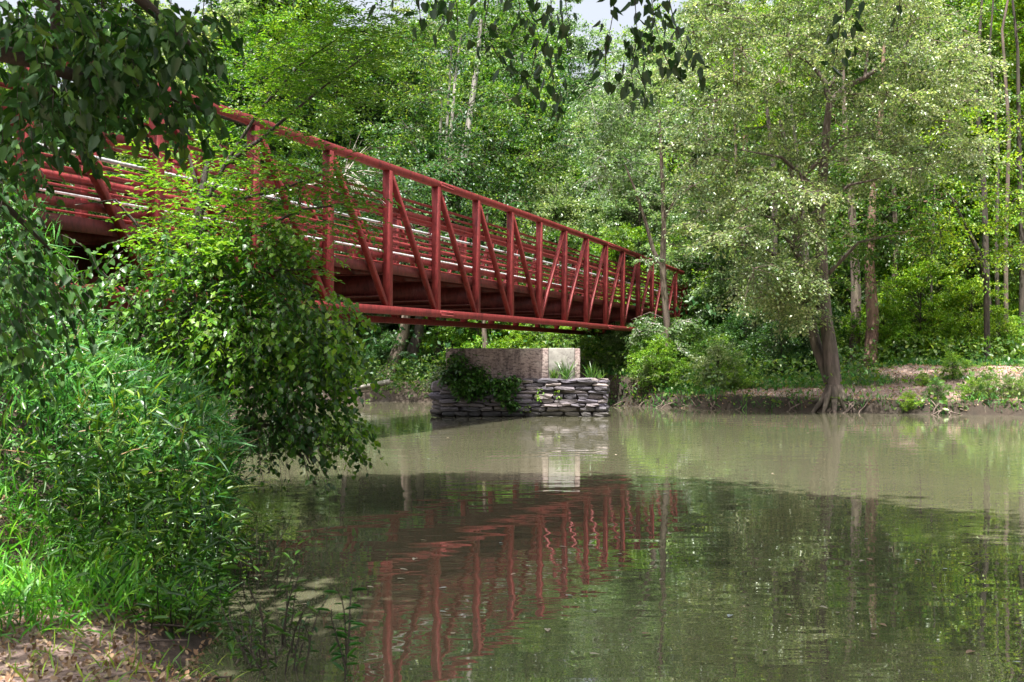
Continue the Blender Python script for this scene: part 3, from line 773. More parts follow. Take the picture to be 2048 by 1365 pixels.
for k, (pts, r_, D, lb) in enumerate([
    ([(905,520),(918,400),(932,290),(945,200),(955,120),(962,40)], .2, 56, 'pale leaning trunk above the middle of the bridge'),
    ([(890,520),(890,400),(892,280),(900,150),(905,60)], .1, 56.5, 'middle of three slim pale trunks above the bridge'),
    ([(896,520),(898,400),(902,270),(910,160),(922,70)], .11, 56.2, 'right hand one of three slim pale trunks above the bridge'),
    ([(884,520),(880,400),(880,280),(884,190),(880,120)], .1, 56.8, 'left hand one of three slim pale trunks above the bridge'),
    ([(1500,500),(1495,400),(1490,300),(1492,180),(1480,60)], .2, 58, 'brown trunk glimpsed high in the foliage left of the big tree')]):
    bare_trunk('pale_trunk_tree', pts, [r_*(1.1-.7*j/(len(pts)-1)) for j in range(len(pts))], D, BARK_P if k < 4 else BARK_R, lb, cr_(16, pts[-1][0]-130, pts[-1][0]+130, -60, 130, D+2), L_MID, 1.2, .17)

# layered woods: (px, depth, scale, proto, material)
lay = []
woods_lab = {}
def woods(n, x0, x1, D0, D1, protos, s0, s1, label, group, mats=(None,)):
    for k in range(n):
        x = x0 + (x1-x0)*(k+random.uniform(.1, .9))/n; D = random.uniform(D0, D1)
        T('woodland_tree', random.choice(protos), x, D, random.uniform(s0, s1), label, group, random.choice(mats))
woods(7, 480, 900, 58, 64, (C, B), .9, 1.1, 'dense dark green tree behind the left half of the bridge', 'dark trees behind the left of the bridge', (L_DARK, L_MID, L_DARK))
woods(6, 850, 1330, 57, 62, (C,), .62, .85, 'pale bushy tree rising just behind the middle of the bridge', 'bushy trees behind the bridge', (L_PALE, L_LIME, L_PALE))
woods(7, 1470, 2120, 50, 55, (C, B), .8, 1.0, 'leafy tree standing in woods behind the dirt path', 'trees in the woods behind the path', (L_MID, L_LIME, L_PALE))
woods(7, 150, 640, 62, 69, (B, A, B), 1.2, 1.4, 'tall tree closing the sky above the left of the bridge', 'tall trees above the left of the bridge', (L_PALE, L_MID, L_PALE))
woods(9, 450, 1080, 70, 78, (A, Dp, B), 1.05, 1.3, 'tall tree on the slope beyond the bridge at the left', 'tall trees on the left slope', (L_MID, L_PALE, L_PALE))
woods(8, 1080, 1300, 72, 92, (C, A), .75, .95, 'pale tree on the slope below the grey sky gap', 'trees under the sky gap', (L_PALE, L_MID))
woods(9, 1330, 2120, 60, 68, (A, B, Dp), 1.0, 1.25, 'tall pale green tree filling the woods on the right', 'tall trees in the right woods', (L_PALE, L_MID, L_LIME))
woods(16, 250, 1120, 84, 104, (A, B, C), 1.2, 1.5, 'distant tree high on the left hillside', 'distant hillside trees on the left', (L_PALE, L_MID, L_PALE))
woods(16, 1290, 2250, 76, 100, (A, B, C), 1.2, 1.5, 'distant tree high on the right hillside', 'distant hillside trees on the right', (L_PALE, L_MID, L_PALE))
woods(8, -700, 420, 45, 75, (A, B, C), 1.0, 1.3, 'tree on the near side left of the bridge', 'trees left of the bridge', (L_MID, L_DARK))
T('evergreen_tree', B, 1165, 104, 1.02, 'far blue green tree with a rounded top in the gap of grey sky', None, L_DARK)

# shrubs and undergrowth
def shr(n, x0, x1, D0, D1, protos, s0, s1, label, group, mats=(None,)):
    for k in range(n):
        x = x0 + (x1-x0)*(k+random.uniform(0, 1))/n; D = random.uniform(D0, D1)
        if inside(np.array([px(x, D)]), np.array([D]))[0]: D += 3
        e = T('shrub', random.choice(protos), x, D, random.uniform(s0, s1), label, group, random.choice(mats))
shr(10, 1235, 1480, 41, 44.5, (S1, S2), .5, .8, 'low bright shrub at the water edge right of the pier', 'shrubs at the water edge right of the pier', (L_LIME, L_MID, L_PALE))
shr(12, 1290, 1460, 44, 48, (S1, S2), .7, 1.0, 'green shrub on the bank below the end of the bridge', 'shrubs below the bridge end', (L_MID, L_MID, L_DARK))
shr(9, 1460, 1640, 44, 50, (S1, S2, S3), .6, .95, 'dark green shrub behind the left end of the path', 'shrubs behind the left end of the path', (L_MID, L_DARK))
shr(20, 1680, 2080, 44, 52, (S1, S2, S3), .6, 1.0, 'sunlit green undergrowth bush among the thin trunks', 'undergrowth bushes on the right bank', (L_LIME, L_MID, L_LIME))
shr(10, 1810, 2080, 34.4, 35.4, (S2, S1), .2, .33, 'low weedy bush overhanging water on the right bank', 'weedy bushes at the right waterline', (L_PALE, L_LIME, L_MID))
shr(10, 900, 1210, 50, 56, (S1, S3, S2), .7, 1.1, 'bright green shrub on the far bank behind the pier', 'shrubs behind the pier', (L_LIME, L_LIME, L_MID))
shr(10, 640, 900, 51.5, 56, (S1, S3), .3, .6, 'dark low shrub in the shade on the far bank left of the pier', 'shaded shrubs left of the pier', (L_DARK,))
shr(14, 350, 1300, 56, 60, (S3,), 1.0, 1.4, 'tall shrub beyond the bridge under the trees', 'tall shrubs beyond the bridge', (L_MID, L_LIME, L_PALE))
shr(10, 1400, 2080, 53, 60, (S3,), .9, 1.3, 'tall shrub deep in the woods behind the path', 'tall shrubs in the right woods', (L_MID, L_LIME))

# ground cover on the far bank (nobody could count it)
def cover(name, n, x0, x1, d0, d1, L, mat, label, cond=None, shape='blade', W=.14, tall=1):
    X = rng.uniform(x0, x1, n); D = rng.uniform(d0, d1, n); Xw = (X-1024)/F*D
    sh = dpoly(Xw, D, FAR); ok = ~inside(Xw, D) & (sh > .1)
    if cond is not None: ok &= cond(Xw, D, sh)
    Xw, D = Xw[ok], D[ok]; n = len(D); Z = height(Xw, D)
    pos = np.stack([Xw, D, Z + (rng.uniform(0, tall, n)**1.5*L*2 if shape != 'blade' else 0)], 1)
    d = unit(rng.normal(0, .5, (n,3)) + np.array([0,0,1. if shape == 'blade' else .1])); nn = unit(rng.normal(0, 1, (n,3)) + np.array([0,-.6,.4 if shape == 'blade' else 1.5]))
    s_ = L*rng.uniform(.5, 1.3, n); Lv = Leaves(); Lv.add(pos, d, nn, s_, s_*W, shape)
    tag(link(name, Lv.mesh(name, mat)), label, None, None, 'stuff')
def nopath(X, Y, s):
    on = (s > .45) & (s < 2.9) & (X > 6.9) | ((s > 3.2) & (s < 7.2) & (X > 12))
    return ~on | (rng.uniform(0, 1, len(X)) < .03)
cover('undergrowth', 45000, 620, 2100, 33, 56, .17, L_MID, 'low green weeds covering the far bank', nopath, 'diamond', .6, 2)
cover('tall_grass', 42000, 1200, 2100, 33, 56, .26, L_GRASS, 'tall grass along the far bank', nopath, W=.07)
cover('bank_litter', 16000, 1230, 2100, 33, 44, .07, L_DRY, 'dry leaves and debris scattered on the far bank', None, 'diamond', .6, .1)
cover('forest_floor_plants', 30000, 400, 2150, 50, 85, .28, L_DARK, 'shaded leafy ground cover under the far trees', None, 'diamond', .6, 2.5)

# fallen log on the far left bank
b = MB(); b.tube([at(705,778,47.5), at(735,772,47.6), at(780,764,47.8)], [.05,.09,.12], 8, .06); b.tube([at(722,775,47.5), at(706,768,47.4)], [.03,.015], 5)
tag(b.obj('fallen_log', BARK_P, smooth=True), 'pale fallen log lying on the shaded bank left of the pier', 'log')
# roots on the cut bank
for k in range(29):
    x = random.uniform(1240, 2040); D = 35
    X = px(x, 1); best = None
    for D in np.arange(33, 46, .1):
        if not inside(np.array([X*D]), np.array([D]))[0]: break
    p0 = np.array([X*D, D+.25, gz(X*D, D+.3)+.03]); pts = [p0]
    d = np.array([random.uniform(-.4, .4), -.3, 0])
    for j in range(4): pts.append(pts[-1] + np.array([d[0]*.35+random.uniform(-.08,.08), -.1, -(p0[2])/3.6]))
    b = MB(); b.tube(pts, np.linspace(.028, .008, 5), 5)
    tag(b.obj('tree_root', BARK, smooth=True), 'bare root hanging down the cut earth bank into the water', 'root', 'roots on the cut bank')

# dead twigs above the bridge
dt = empty('dead_branch', at(690, 350, 23.5)); tag(dt, 'bare pale dead branch sticking out beside the bridge top chord', 'branch')
b = MB(); o_ = np.array(dt.location)
for k in range(26):
    x1 = random.uniform(705, 775); y1 = random.uniform(345, 415)
    if k < 6: y1 = random.uniform(250, 300); x1 = random.uniform(700, 765)
    b.tube([np.zeros(3), (np.array(at((690+x1)/2, (352+y1)/2 - 8, 23.5))-o_), np.array(at(x1, y1, 23.4+random.uniform(-.3,.3)))-o_], [.012,.007,.002], 4)
b.tube([(-1.5,.2,-.4), (0,0,0)], [.03,.015], 5)
b.obj('twig', TWIG_P, dt)

# ================================================================== PLANTS ON THE PIER
def vine_mass(name, label, cat, centres, mat, L, per, cr, base):
    e = empty(name, tuple(base)); tag(e, label, cat)
    Lv = Leaves(); st = MB()
    for c, s_ in centres:
        k = int(per*s_); d = unit(rdir(k)*np.array([1,1,.6]) + np.array([0,-.4,.1]))
        twigs(np.array(c) - base + rng.normal(0, cr*.4*s_, (k,3)), d, rng.uniform(.25,.5,k)*cr*2, 0, Lv, st, spacing=L*.55, L=L, W=L*.7, shape='oval', droop=.6, srad=.006)
    link('foliage', Lv.mesh('foliage', mat), e); st.obj('stem', BARK_D, e)['kind'] = 'stuff'
    return e
base = pier_pt(.9, 0, .9)
cs = [(pier_pt(x, y, z), s) for x, y, z, s in [(.35,.15,1.3,1),(.5,.1,1.5,1),(.25,.0,1.1,1),(.7,.05,1.15,1.1),(1.0,0,1.0,1.1),(1.35,0,.95,1),(1.7,0,.9,.9),(2.0,0,.85,.8),(2.25,0,.9,.7),(.8,-.1,.75,.9),(1.2,-.1,.75,.8),(.55,-.1,.85,1),(1.9,-.1,.6,.5),(2.15,-.1,.45,.5),(2.3,-.05,.3,.3),(1.1,.1,1.2,.7)]]
vine_mass('vine_thicket', 'dark green vine draped over the left half of the stone pier', 'vine', cs, L_VINE, .11, 70, .30, base)
cs = [(pier_pt(x, y, z), s) for x, y, z, s in [(-.05,.6,1.05,1),(-.3,.7,.95,1),(.1,.9,1.25,1),(-.45,.6,.75,.7),(-.15,1,1.15,1)]]
vine_mass('pier_bush', 'pale sunlit bush at the left end of the stone pier', 'shrub', cs, L_PALE, .09, 40, .26, pier_pt(0, .8, .9))
cs = [(pier_pt(x, -.06, z), s) for x, z, s in [(3.05,.55,.5),(3.1,.7,.4),(3.6,.7,.35),(3.65,.55,.3),(2.7,.2,.35),(2.65,.32,.3)]]
vine_mass('creeper', 'small green creeper hanging on the middle of the pier stones', 'vine', cs, L_LIME, .06, 14, .16, pier_pt(3.1, 0, .6))
def tuft(x, y, n, L, label, z=1.0):
    c = pier_pt(x, y, z); e = Leaves()
    pos = c + np.c_[rng.normal(0, .06, (n,2)), np.zeros(n)]; d = unit(rng.normal(0, .35, (n,3))*np.array([1,.6,0]) + np.array([0,0,1.])); nn = unit(np.cross(d, rng.normal(0,1,(n,3))))
    pos -= c
    e.add(pos, d, nn, L*rng.uniform(.5,1.1,n), .028, 'blade'); o = link('grass_tuft', e.mesh('grass_tuft', L_MID)); o.location = c; tag(o, label, 'grass')
tuft(3.85, .12, 40, .62, 'tall grass tuft in front of the sunlit toned concrete end')
tuft(3.5, .15, 40, .35, 'short grass tuft at the foot of the sunlit toned concrete')
tuft(4.62, .4, 40, .5, 'grass tuft on the stone ledge right of the concrete block')
tuft(4.9, .35, 30, .3, 'small grass tuft at the right end of the pier ledge')
tuft(3.9, .9, 24, .3, 'grass growing on top of the concrete block', 1.86)

# ================================================================== NEAR LEFT BANK
def scat(n, ells):
    """random points in ellipsoids given as (px, py, D, rx_px, ry_px, rD)"""
    w_ = np.array([e_[3]*e_[4]*(14/e_[2])**0 for e_ in ells], float); w_ /= w_.sum()
    out = []; dirs = []
    for k in rng.choice(len(ells), n, p=w_):
        e_ = ells[k]; v = rdir(1)[0]*rng.uniform(.1, 1)**.4
        out.append(at(e_[0]+v[0]*e_[3], e_[1]-v[2]*e_[4], e_[2]+v[1]*e_[5])); dirs.append(v)
    return np.array([list(o) for o in out]), np.array(dirs)

# leaning tree over the water, covered in vines
vt = np.array(at(330, 960, 12.5)); vt[2] = gz(vt[0], vt[1])
e = empty('leaning_tree', tuple(vt)); tag(e, 'bright green leafy tree leaning over the water in front of the bridge', 'tree')
st = MB()
def lv(pts): return [np.array(at(a, b_, D)) - vt for a, b_, D in pts]
st.tube(lv([(300,1010,12.5),(340,800,12.7),(370,650,12.8),(390,520,13),(400,400,13),(420,300,13.2)]), [.09,.08,.07,.055,.04,.02], 8, .05)
st.tube(lv([(330,820,12.6),(420,700,12.6),(500,640,12.5),(580,600,12.4),(640,590,12.3)]), [.05,.045,.035,.025,.01], 7, .05)
for a_ in ([(380,560,13),(300,480,12.8),(230,400,12.6),(150,410,12.5)], [(390,480,13),(470,400,12.8),(560,380,12.6),(640,350,12.4)], [(395,440,13),(450,330,13),(520,220,13),(600,130,13),(700,60,13)],
           [(450,330,13),(520,280,13),(640,180,13.2),(760,90,13.3)], [(400,400,13),(380,320,13),(360,260,13)], [(385,520,13),(500,470,12.6),(600,420,12.4),(690,410,12.3)],
           [(360,640,12.8),(460,560,12.4),(560,540,12.2),(640,540,12.1)], [(350,700,12.7),(260,600,12.4),(200,540,12.2)]):
    st.tube(lv(a_), np.linspace(.028, .006, len(a_)), 5)
st.obj('trunk', BARK_D, e, True)
Lb = Leaves(); sb = MB()
pos, v = scat(430, [(400,400,12.9,95,95,.9),(450,540,12.8,140,110,.9),(400,620,12.5,130,60,.7),(470,310,12.8,60,30,.4),(620,345,12.6,50,22,.4),(610,425,12.5,50,26,.4),(590,425,12.5,110,35,.5),(560,345,12.6,90,30,.5),(480,470,12.6,120,80,.6)])
twigs(pos-vt, unit(v*np.array([1,1,.6])+np.array([.15,-.2,.15])), rng.uniform(.25,.6,len(pos)), 0, Lb, sb, spacing=.085, L=.066, W=.030, shape='oval', droop=.3, compound=5, srad=.004)
pos, v = scat(190, [(540,150,13.1,80,90,.6),(620,120,13.2,110,80,.6),(485,235,13,40,50,.5),(600,200,13,90,45,.6),(720,90,13.3,80,50,.5)])
twigs(pos-vt, unit(v*np.array([1,1,.4])+np.array([.8,-.1,.25])), rng.uniform(.3,.6,len(pos)), 0, Lb, sb, spacing=.07, L=.06, W=.017, shape='oval', droop=.15, compound=7, srad=.003)
o = link('foliage', Lb.mesh('foliage', L_LIME), e); sb.obj('twig', BARK_D, e)['kind'] = 'stuff'

# vine curtain hanging over the water from that tree
vc = np.array(at(560, 750, 12)); e = empty('vine_curtain', tuple(vc)); tag(e, 'hanging curtain of round leaved vines drooping over the water edge', 'vine')
Lb = Leaves(); sb = MB()
pos, v = scat(760, [(520,640,12.3,130,110,.8),(600,720,12.1,90,110,.6),(440,640,12.5,130,120,.8),(560,800,12,80,70,.6),(630,690,12,50,70,.4),(500,760,12.2,110,70,.7),(330,560,12.4,130,110,.8),(530,570,12.3,60,50,.5),(490,500,12.4,80,60,.5),(640,850,11.9,60,40,.4)])
twigs(pos-vc, unit(v*np.array([1,1,.3])+np.array([.2,-.3,-.2])), rng.uniform(.25,.6,len(pos)), 0, Lb, sb, spacing=.05, L=.062, W=.062, shape='heart', droop=.9, srad=.003)
Lf = Leaves(); pos, v = scat(460, [(640,690,11.9,50,80,.4),(650,610,12,40,50,.4),(520,470,12.2,80,40,.4),(480,700,11.9,130,90,.4),(660,850,11.8,50,40,.3)])
twigs(pos-vc, unit(v*np.array([1,1,.3])+np.array([.3,-.3,-.1])), rng.uniform(.2,.5,len(pos)), 0, Lf, sb, spacing=.05, L=.06, W=.055, shape='heart', droop=.7, srad=.003)
link('sunlit_fringe', Lf.mesh('sunlit_fringe', L_LIME), e)  # lime leaves paint the sunlit edge of the vine
# bare stems below and the trailing end
pos, v = scat(60, [(600,880,11.9,90,35,.4),(520,860,12,60,40,.5),(670,900,11.8,40,30,.2)])
twigs(pos-vc, unit(v*np.array([1,1,.3])+np.array([.5,0,-.3])), rng.uniform(.3,.6,len(pos)), 0, Lb, sb, spacing=.12, L=.05, W=.045, shape='heart', droop=.8, srad=.004)
link('foliage', Lb.mesh('foliage', L_VINE), e)
for a_ in ([(420,1010,11.8),(440,900,12),(480,820,12),(540,780,12)], [(400,980,11.8),(470,850,12),(560,840,11.9),(650,880,11.8)], [(490,860,12),(478,930,11.9),(470,960,11.9)], [(440,900,12),(520,850,12),(600,860,11.9),(690,910,11.7)], [(560,840,11.9),(600,880,11.8),(620,930,11.8)]):
    sb.tube([np.array(at(*q_))-vc for q_ in a_], np.linspace(.035, .006, len(a_)), 6)
sb.obj('stem', BARK, e)['kind'] = 'stuff'

# cane and grass on the slope
def near_grass(name, n, x0, x1, y0, y1, mat, L, W, label, cond=None, lean=(.3,-.3,.5), hgt=(0,.6), shape='blade', spread=.6, rows=None):
    X = rng.uniform(x0, x1, n); Y = rng.uniform(y0, y1, n)
    ok = ~inside(X, Y)
    if cond is not None: ok &= cond(X, Y)
    X, Y = X[ok], Y[ok]; n = len(X); Z = height(X, Y)
    pos = np.stack([X, Y, Z + rng.uniform(hgt[0], hgt[1], n)], 1)
    d = unit(rng.normal(0, spread, (n,3)) + np.array(lean)); nn = unit(rng.normal(0, .5, (n,3)) + np.array([0,-.5,1.]))
    s_ = L*rng.uniform(.5, 1.3, n); Lv = Leaves(); Lv.add(pos, d, nn, s_, W*rng.uniform(.6,1.3,n), shape)
    tag(link(name, Lv.mesh(name, mat)), label, None, None, 'stuff')
def slope(X, Y): return (Y > 7.2 - .2*X*0) & (X < -.5)
near_grass('cane_grass', 46000, -7.5, -1.0, 7.0, 17, L_GRASS, .24, .013, 'thick cane like grass covering the near left bank', slope, hgt=(.0, 1.0))
near_grass('dry_stalks', 1500, -6.5, -1.2, 6.5, 15, L_DRY, .35, .008, 'dry bent stalks among the green grass', slope, hgt=(.1, .9))
near_grass('creeping_weeds', 34000, -6.5, -.8, 6.0, 15, L_VINE, .075, .04, 'small leaved weeds growing through the grass on the left bank', slope, hgt=(0, 1.05), shape='oval', lean=(.1,-.4,.1))
near_grass('upper_bank_weeds', 16000, -9, -3, 12, 24, L_LIME, .2, .03, 'bright weeds at the top of the bank under the bridge', lambda X, Y: (X < -3.4-.1*(Y-12)), hgt=(0, .9), shape='blade')
# stems of dark weeds at the water edge
def stemmed(name, label, n, ells, ln, mat, L, W, shape, droop, spacing, compound=0, cat='plant', dirv=(0,0,1), bark=BARK_D, srad=.005, group=None):
    pos, v = scat(n, ells); base = pos.mean(0); e = empty(name, tuple(base)); tag(e, label, cat, group)
    Lb = Leaves(); sb = MB()
    twigs(pos-base, unit(v*np.array([.5,.5,.1])+np.array(dirv)), rng.uniform(ln[0],ln[1],n), 0, Lb, sb, spacing=spacing, L=L, W=W, shape=shape, droop=droop, compound=compound, srad=srad)
    link('foliage', Lb.mesh('foliage', mat), e); sb.obj('stem', bark, e)['kind'] = 'stuff'; return e
stemmed('waterside_weeds', 'dense dark stemmed weeds standing at the near water edge', 190, [(360,1180,7.6,90,60,.8),(300,1050,8.6,130,70,1),(390,1010,9.5,70,60,.8),(230,1100,8,120,60,.8)], (.4,.8), L_VINE, .08, .018, 'oval', .25, .035)
stemmed('sapling', 'sunlit sapling with broad lime leaves on the near bank', 9, [(245,1230,6.6,30,40,.15)], (.3,.5), L_LIME, .095, .045, 'oval', .15, .035)
stemmed('sapling', 'dark drooping weeds in front of the sunlit sapling', 40, [(330,1270,6.2,90,40,.4)], (.15,.35), L_VINE, .07, .02, 'oval', .5, .04)
stemmed('water_weed', 'slender weed rising from the water beside the bridge reflection', 5, [(690,1340,5.4,14,40,.1)], (.25,.4), L_GRASS, .07, .014, 'oval', .1, .035)
stemmed('water_weed', 'thin weeds at the bottom edge left of the bridge reflection', 26, [(560,1330,5.5,90,50,.3)], (.2,.38), L_VINE, .06, .014, 'oval', .3, .04)
stemmed('water_weed', 'sparse green weeds standing in the shallow water near the bank', 26, [(500,1180,7.6,80,60,.5)], (.25,.5), L_VINE, .06, .02, 'oval', .3, .05)
near_grass('shore_grass', 4000, -4.2, -.7, 6.2, 16, L_LIME, .17, .011, 'bright narrow grass leaning over the waterline of the left bank', lambda X, Y: dpoly(X, Y, NEAR) < 1.3, hgt=(.1, .95), lean=(.4,-.4,.5))
near_grass('shore_weeds', 22000, -4.2, -.7, 5.6, 16, L_VINE, .085, .018, 'leafy weeds overhanging the waterline of the left bank', lambda X, Y: dpoly(X, Y, NEAR) < .9, hgt=(0, .75), lean=(.5,-.3,.25), shape='oval')
# grass bottom left, its sun patch put into the brighter green
near_grass('bright_grass', 7000, -3.9, -1.5, 4.7, 7.4, L_SUNNY, .15, .011, 'bright sunlit toned grass at the lower left corner', lambda X, Y: (X < -1.6 - np.clip(6.0-Y, 0, 2)*.62 + .1*wob(X, Y, 4.1)), hgt=(0,.12), lean=(.15,-.1,.8))
near_grass('dirt_grass', 420, -2.4, -.8, 4.4, 6.6, L_LIME, .1, .008, 'scattered grass sprouts on the near dirt', None, hgt=(0,.02), lean=(.1,-.1,.8))
near_grass('leaf_litter', 9000, -3.6, -.7, 3.6, 7.2, L_DRY, .03, .018, 'dry brown leaf litter on the near dirt', None, hgt=(.004,.02), shape='oval', lean=(0,0,0), spread=1)
# sticks on the dirt and in the shallow water
for k in range(14):
    x = random.uniform(-2.2, -.9); y = random.uniform(4.6, 6.4); a_ = random.uniform(0, 3.1); l_ = random.uniform(.1, .35); z = gz(x, y)
    z = max(z, .0)
    b = MB(); b.tube([(-math.cos(a_)*l_/2, -math.sin(a_)*l_/2, 0), (.02, .01, .01), (math.cos(a_)*l_/2, math.sin(a_)*l_/2, 0)], [.005,.006,.003], 5)
    o = b.obj('stick', BARK); o.location = (x, y, z+.012); tag(o, 'thin dry stick lying on the near bank', 'stick', 'sticks on the near bank')

# floating leaves on the water
fl = []
for k, c in enumerate(((.5,.42,.3), (.35,.2,.1), (.45,.5,.5))):
    m_, n_, p_, _ = new_mat('floating_leaf'); t_ = noise(n_, 30, 3); r_ = ramp(n_, [(.3, tuple(v*.6 for v in c)), (.7, c)]); n_.links.new(t_.outputs[0], r_.inputs[0]); n_.links.new(r_.outputs[0], p_.inputs['Base Color'])
    V, Fs = leaf_arrays(np.zeros((1,3)), np.array([[1.,0,0]]), np.array([[0,0,1.]]), .07, .045, 'heart'); fl.append(np_mesh('floating_leaf', V*np.array([.8,.8,.3]), Fs, m_))
fixed = [(1095,1260,0),(1285,1270,1),(1180,1310,0),(880,1225,2),(905,1270,0),(1530,1305,0),(1750,1272,0),(1760,1250,1),(2030,1250,1),(1325,1160,0),(1120,1095,0),(1000,1088,2),(1240,1110,0),(800,1140,0),(1640,1215,0)]
for k in range(70):
    if k < len(fixed): xp, yp, c = fixed[k]
    else: xp, yp, c = random.uniform(560, 2040), 850+500*random.random()**1.2, random.choice((0,0,1,2))
    D = F*CAMZ/(yp-HY); X = px(xp, D)
    if not inside(np.array([X]), np.array([D]))[0] or (30 < D < 37 and -3 < X < 3): continue
    o = link('floating_leaf', fl[c]); o.location = (X, D, .006); o.rotation_euler = (0, 0, random.uniform(0, 6.28)); o.scale = (random.uniform(.6, 1.1),)*3
    tag(o, 'small fallen leaf floating on the shaded water', 'leaf', 'leaves floating on the water')

# ================================================================== OVERHANGING TREES (leaves hang into the top of the picture)
ot = empty('overhanging_tree', (-4.2, 1.0, gz(-4.2, 1.0))); tag(ot, 'dark leaved tree overhanging the top left corner of the picture', 'tree')
ob = np.array(ot.location)
sb = MB(); Lb = Leaves()
sb.tube([(0,0,-.2),(.1,.1,1.5),(.1,.5,3),(.3,1.2,4.4),(.6,2.2,5.6),(1.2,4,7)], [.22,.18,.15,.12,.09,.05], 9, .05)
def wl(pts): return [np.array(at(a, b_, D)) - ob for a, b_, D in pts]
sb.tube([(.1,.5,3)] + wl([(-200,60,4.6),(60,120,5.2),(200,170,5.5),(330,190,5.8),(430,230,6.0),(490,250,6.1)]), [.08,.05,.035,.025,.018,.01,.004], 6)
sb.tube([(.1,.6,3.3)] + wl([(-100,-100,4.8),(110,0,5.3),(112,120,5.4),(90,300,5.5)]), [.07,.045,.03,.02,.008], 6)
sb.tube([(.3,1.2,4.4)] + wl([(100,-120,5.2),(260,-20,5.6),(380,90,5.9),(420,150,6)]), [.07,.05,.03,.015,.006], 6)
sb.tube([(.1,.4,2.6)] + wl([(-120,330,5.6),(0,400,6),(100,500,6.3)]), [.06,.04,.02,.006], 6)
pos, v = scat(330, [(120,90,5.6,190,130,.7),(300,60,5.7,150,80,.6),(60,230,5.6,130,90,.6),(330,190,5.9,110,45,.5),(60,30,5.2,150,60,.6),(220,220,5.8,110,50,.5)])
twigs(pos-ob, unit(v*np.array([1,1,.3])+np.array([.3,0,-.4])), rng.uniform(.12,.3,len(pos)), 0, Lb, sb, spacing=.035, L=.068, W=.044, shape='heart', droop=.75, srad=.0022, jit=1.0)
pos, v = scat(150, [(5,380,6.2,70,110,.7),(70,540,6.8,110,90,.7),(5,620,6.5,80,130,.7)])
twigs(pos-ob, unit(v*np.array([1,1,.3])+np.array([.4,0,-.4])), rng.uniform(.15,.35,len(pos)), 0, Lb, sb, spacing=.045, L=.065, W=.04, shape='heart', droop=.9, srad=.003, jit=.7)
sb.obj('trunk', BARK_D, ot, True)
fo = link('foliage', Lb.mesh('foliage', L_OVER), ot); fo['kind'] = 'stuff'
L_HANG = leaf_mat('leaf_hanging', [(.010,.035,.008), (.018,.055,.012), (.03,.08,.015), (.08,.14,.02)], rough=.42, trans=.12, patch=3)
# separate leaves along the front of the corner foliage
V, Fs = leaf_arrays(np.zeros((1,3)), np.array([[1.,0,0]]), np.array([[0,0,1.]]), .07, .046, 'heart')
leaf_me = [np_mesh('leaf', V*np.array([k1, k2, 1]), Fs, L_HANG) for k1, k2 in ((1,1),(1.1,.85),(.85,1))]
def hang_leaf(parent, pos, d=None, s=1):
    o = link('leaf', random.choice(leaf_me), parent)
    d = Vector((random.gauss(0,.35), random.gauss(0,.35), -1)) if d is None else Vector(d)
    qv = d.normalized().to_track_quat('X', 'Z')
    o.rotation_mode = 'QUATERNION'; o.rotation_quaternion = qv @ Matrix.Rotation(random.uniform(0, 6.28), 3, 'X').to_quaternion()
    o.location = pos; o.scale = (s,)*3
pos, v = scat(110, [(300,130,5.3,150,110,.2),(120,200,5.2,110,120,.2),(380,230,5.6,80,40,.2)])
for p_ in pos: hang_leaf(ot, p_-ob, s=random.uniform(.8, 1.15))
# hanging sprigs at the top
ht_ = empty('hanging_branch_tree', (3.4, -1.6, gz(3.4, -1.6))); tag(ht_, 'tree out of frame whose leafy sprigs hang into the top centre of the picture', 'tree')
hb = np.array(ht_.location)
b = MB(); b.tube([(0,0,-.2),(-.1,.2,2),(-.3,1,4),(-.8,2.5,5.2),(-1.5,4.5,5.3),(-2.6,6.2,4.2)], [.2,.17,.14,.09,.05,.015], 9, .05)
b.tube([(-.3,1,4),(-1.5,3.2,4.6),(-3,5,4.6),(-3.8,6.3,3.8)], [.09,.05,.03,.01], 6)
b.tube([(-.8,2.5,5.2),(0,4.4,5.3),(-.6,6,4.2)], [.06,.035,.01], 6)
b.obj('trunk', BARK_D, ht_, True)
sprigs = [  # polyline px, number of leaves
 ([(770,-60),(785,-10),(775,30)],4), ([(840,-60),(836,0),(842,40),(850,70)],6), ([(868,-60),(868,0),(890,20)],5), ([(905,-50),(912,20),(915,75)],5),
 ([(985,-60),(975,10),(968,60),(972,120)],10), ([(1030,-60),(1040,20),(1075,60),(1085,110)],14), ([(1090,-60),(1100,0),(1105,50),(1112,100)],11), ([(1075,80),(1062,150),(1050,205)],8), ([(1098,120),(1108,180),(1125,235)],9),
 ([(1130,-50),(1135,20),(1140,70)],6), ([(985,90),(1010,140),(1075,150)],7),
 ([(1230,-60),(1225,20),(1215,90),(1200,110)],9), ([(1262,-60),(1270,0),(1275,60),(1268,110)],12), ([(1300,-60),(1305,10),(1310,60),(1330,100)],14), ([(1280,60),(1262,130),(1268,200)],11), ([(1275,140),(1290,180),(1288,215)],5),
 ([(1330,-40),(1345,30),(1362,90),(1385,130),(1392,160)],15), ([(1320,90),(1340,130),(1355,150)],6), ([(1210,90),(1212,140),(1222,180)],5),
 ([(1690,-50),(1690,20),(1682,60),(1690,110)],8), ([(1680,50),(1672,110),(1660,135)],4), ([(1795,-40),(1798,10),(1795,60)],2), ([(340,-50),(345,40),(330,80)],5), ([(410,-50),(405,30),(410,90)],7)]
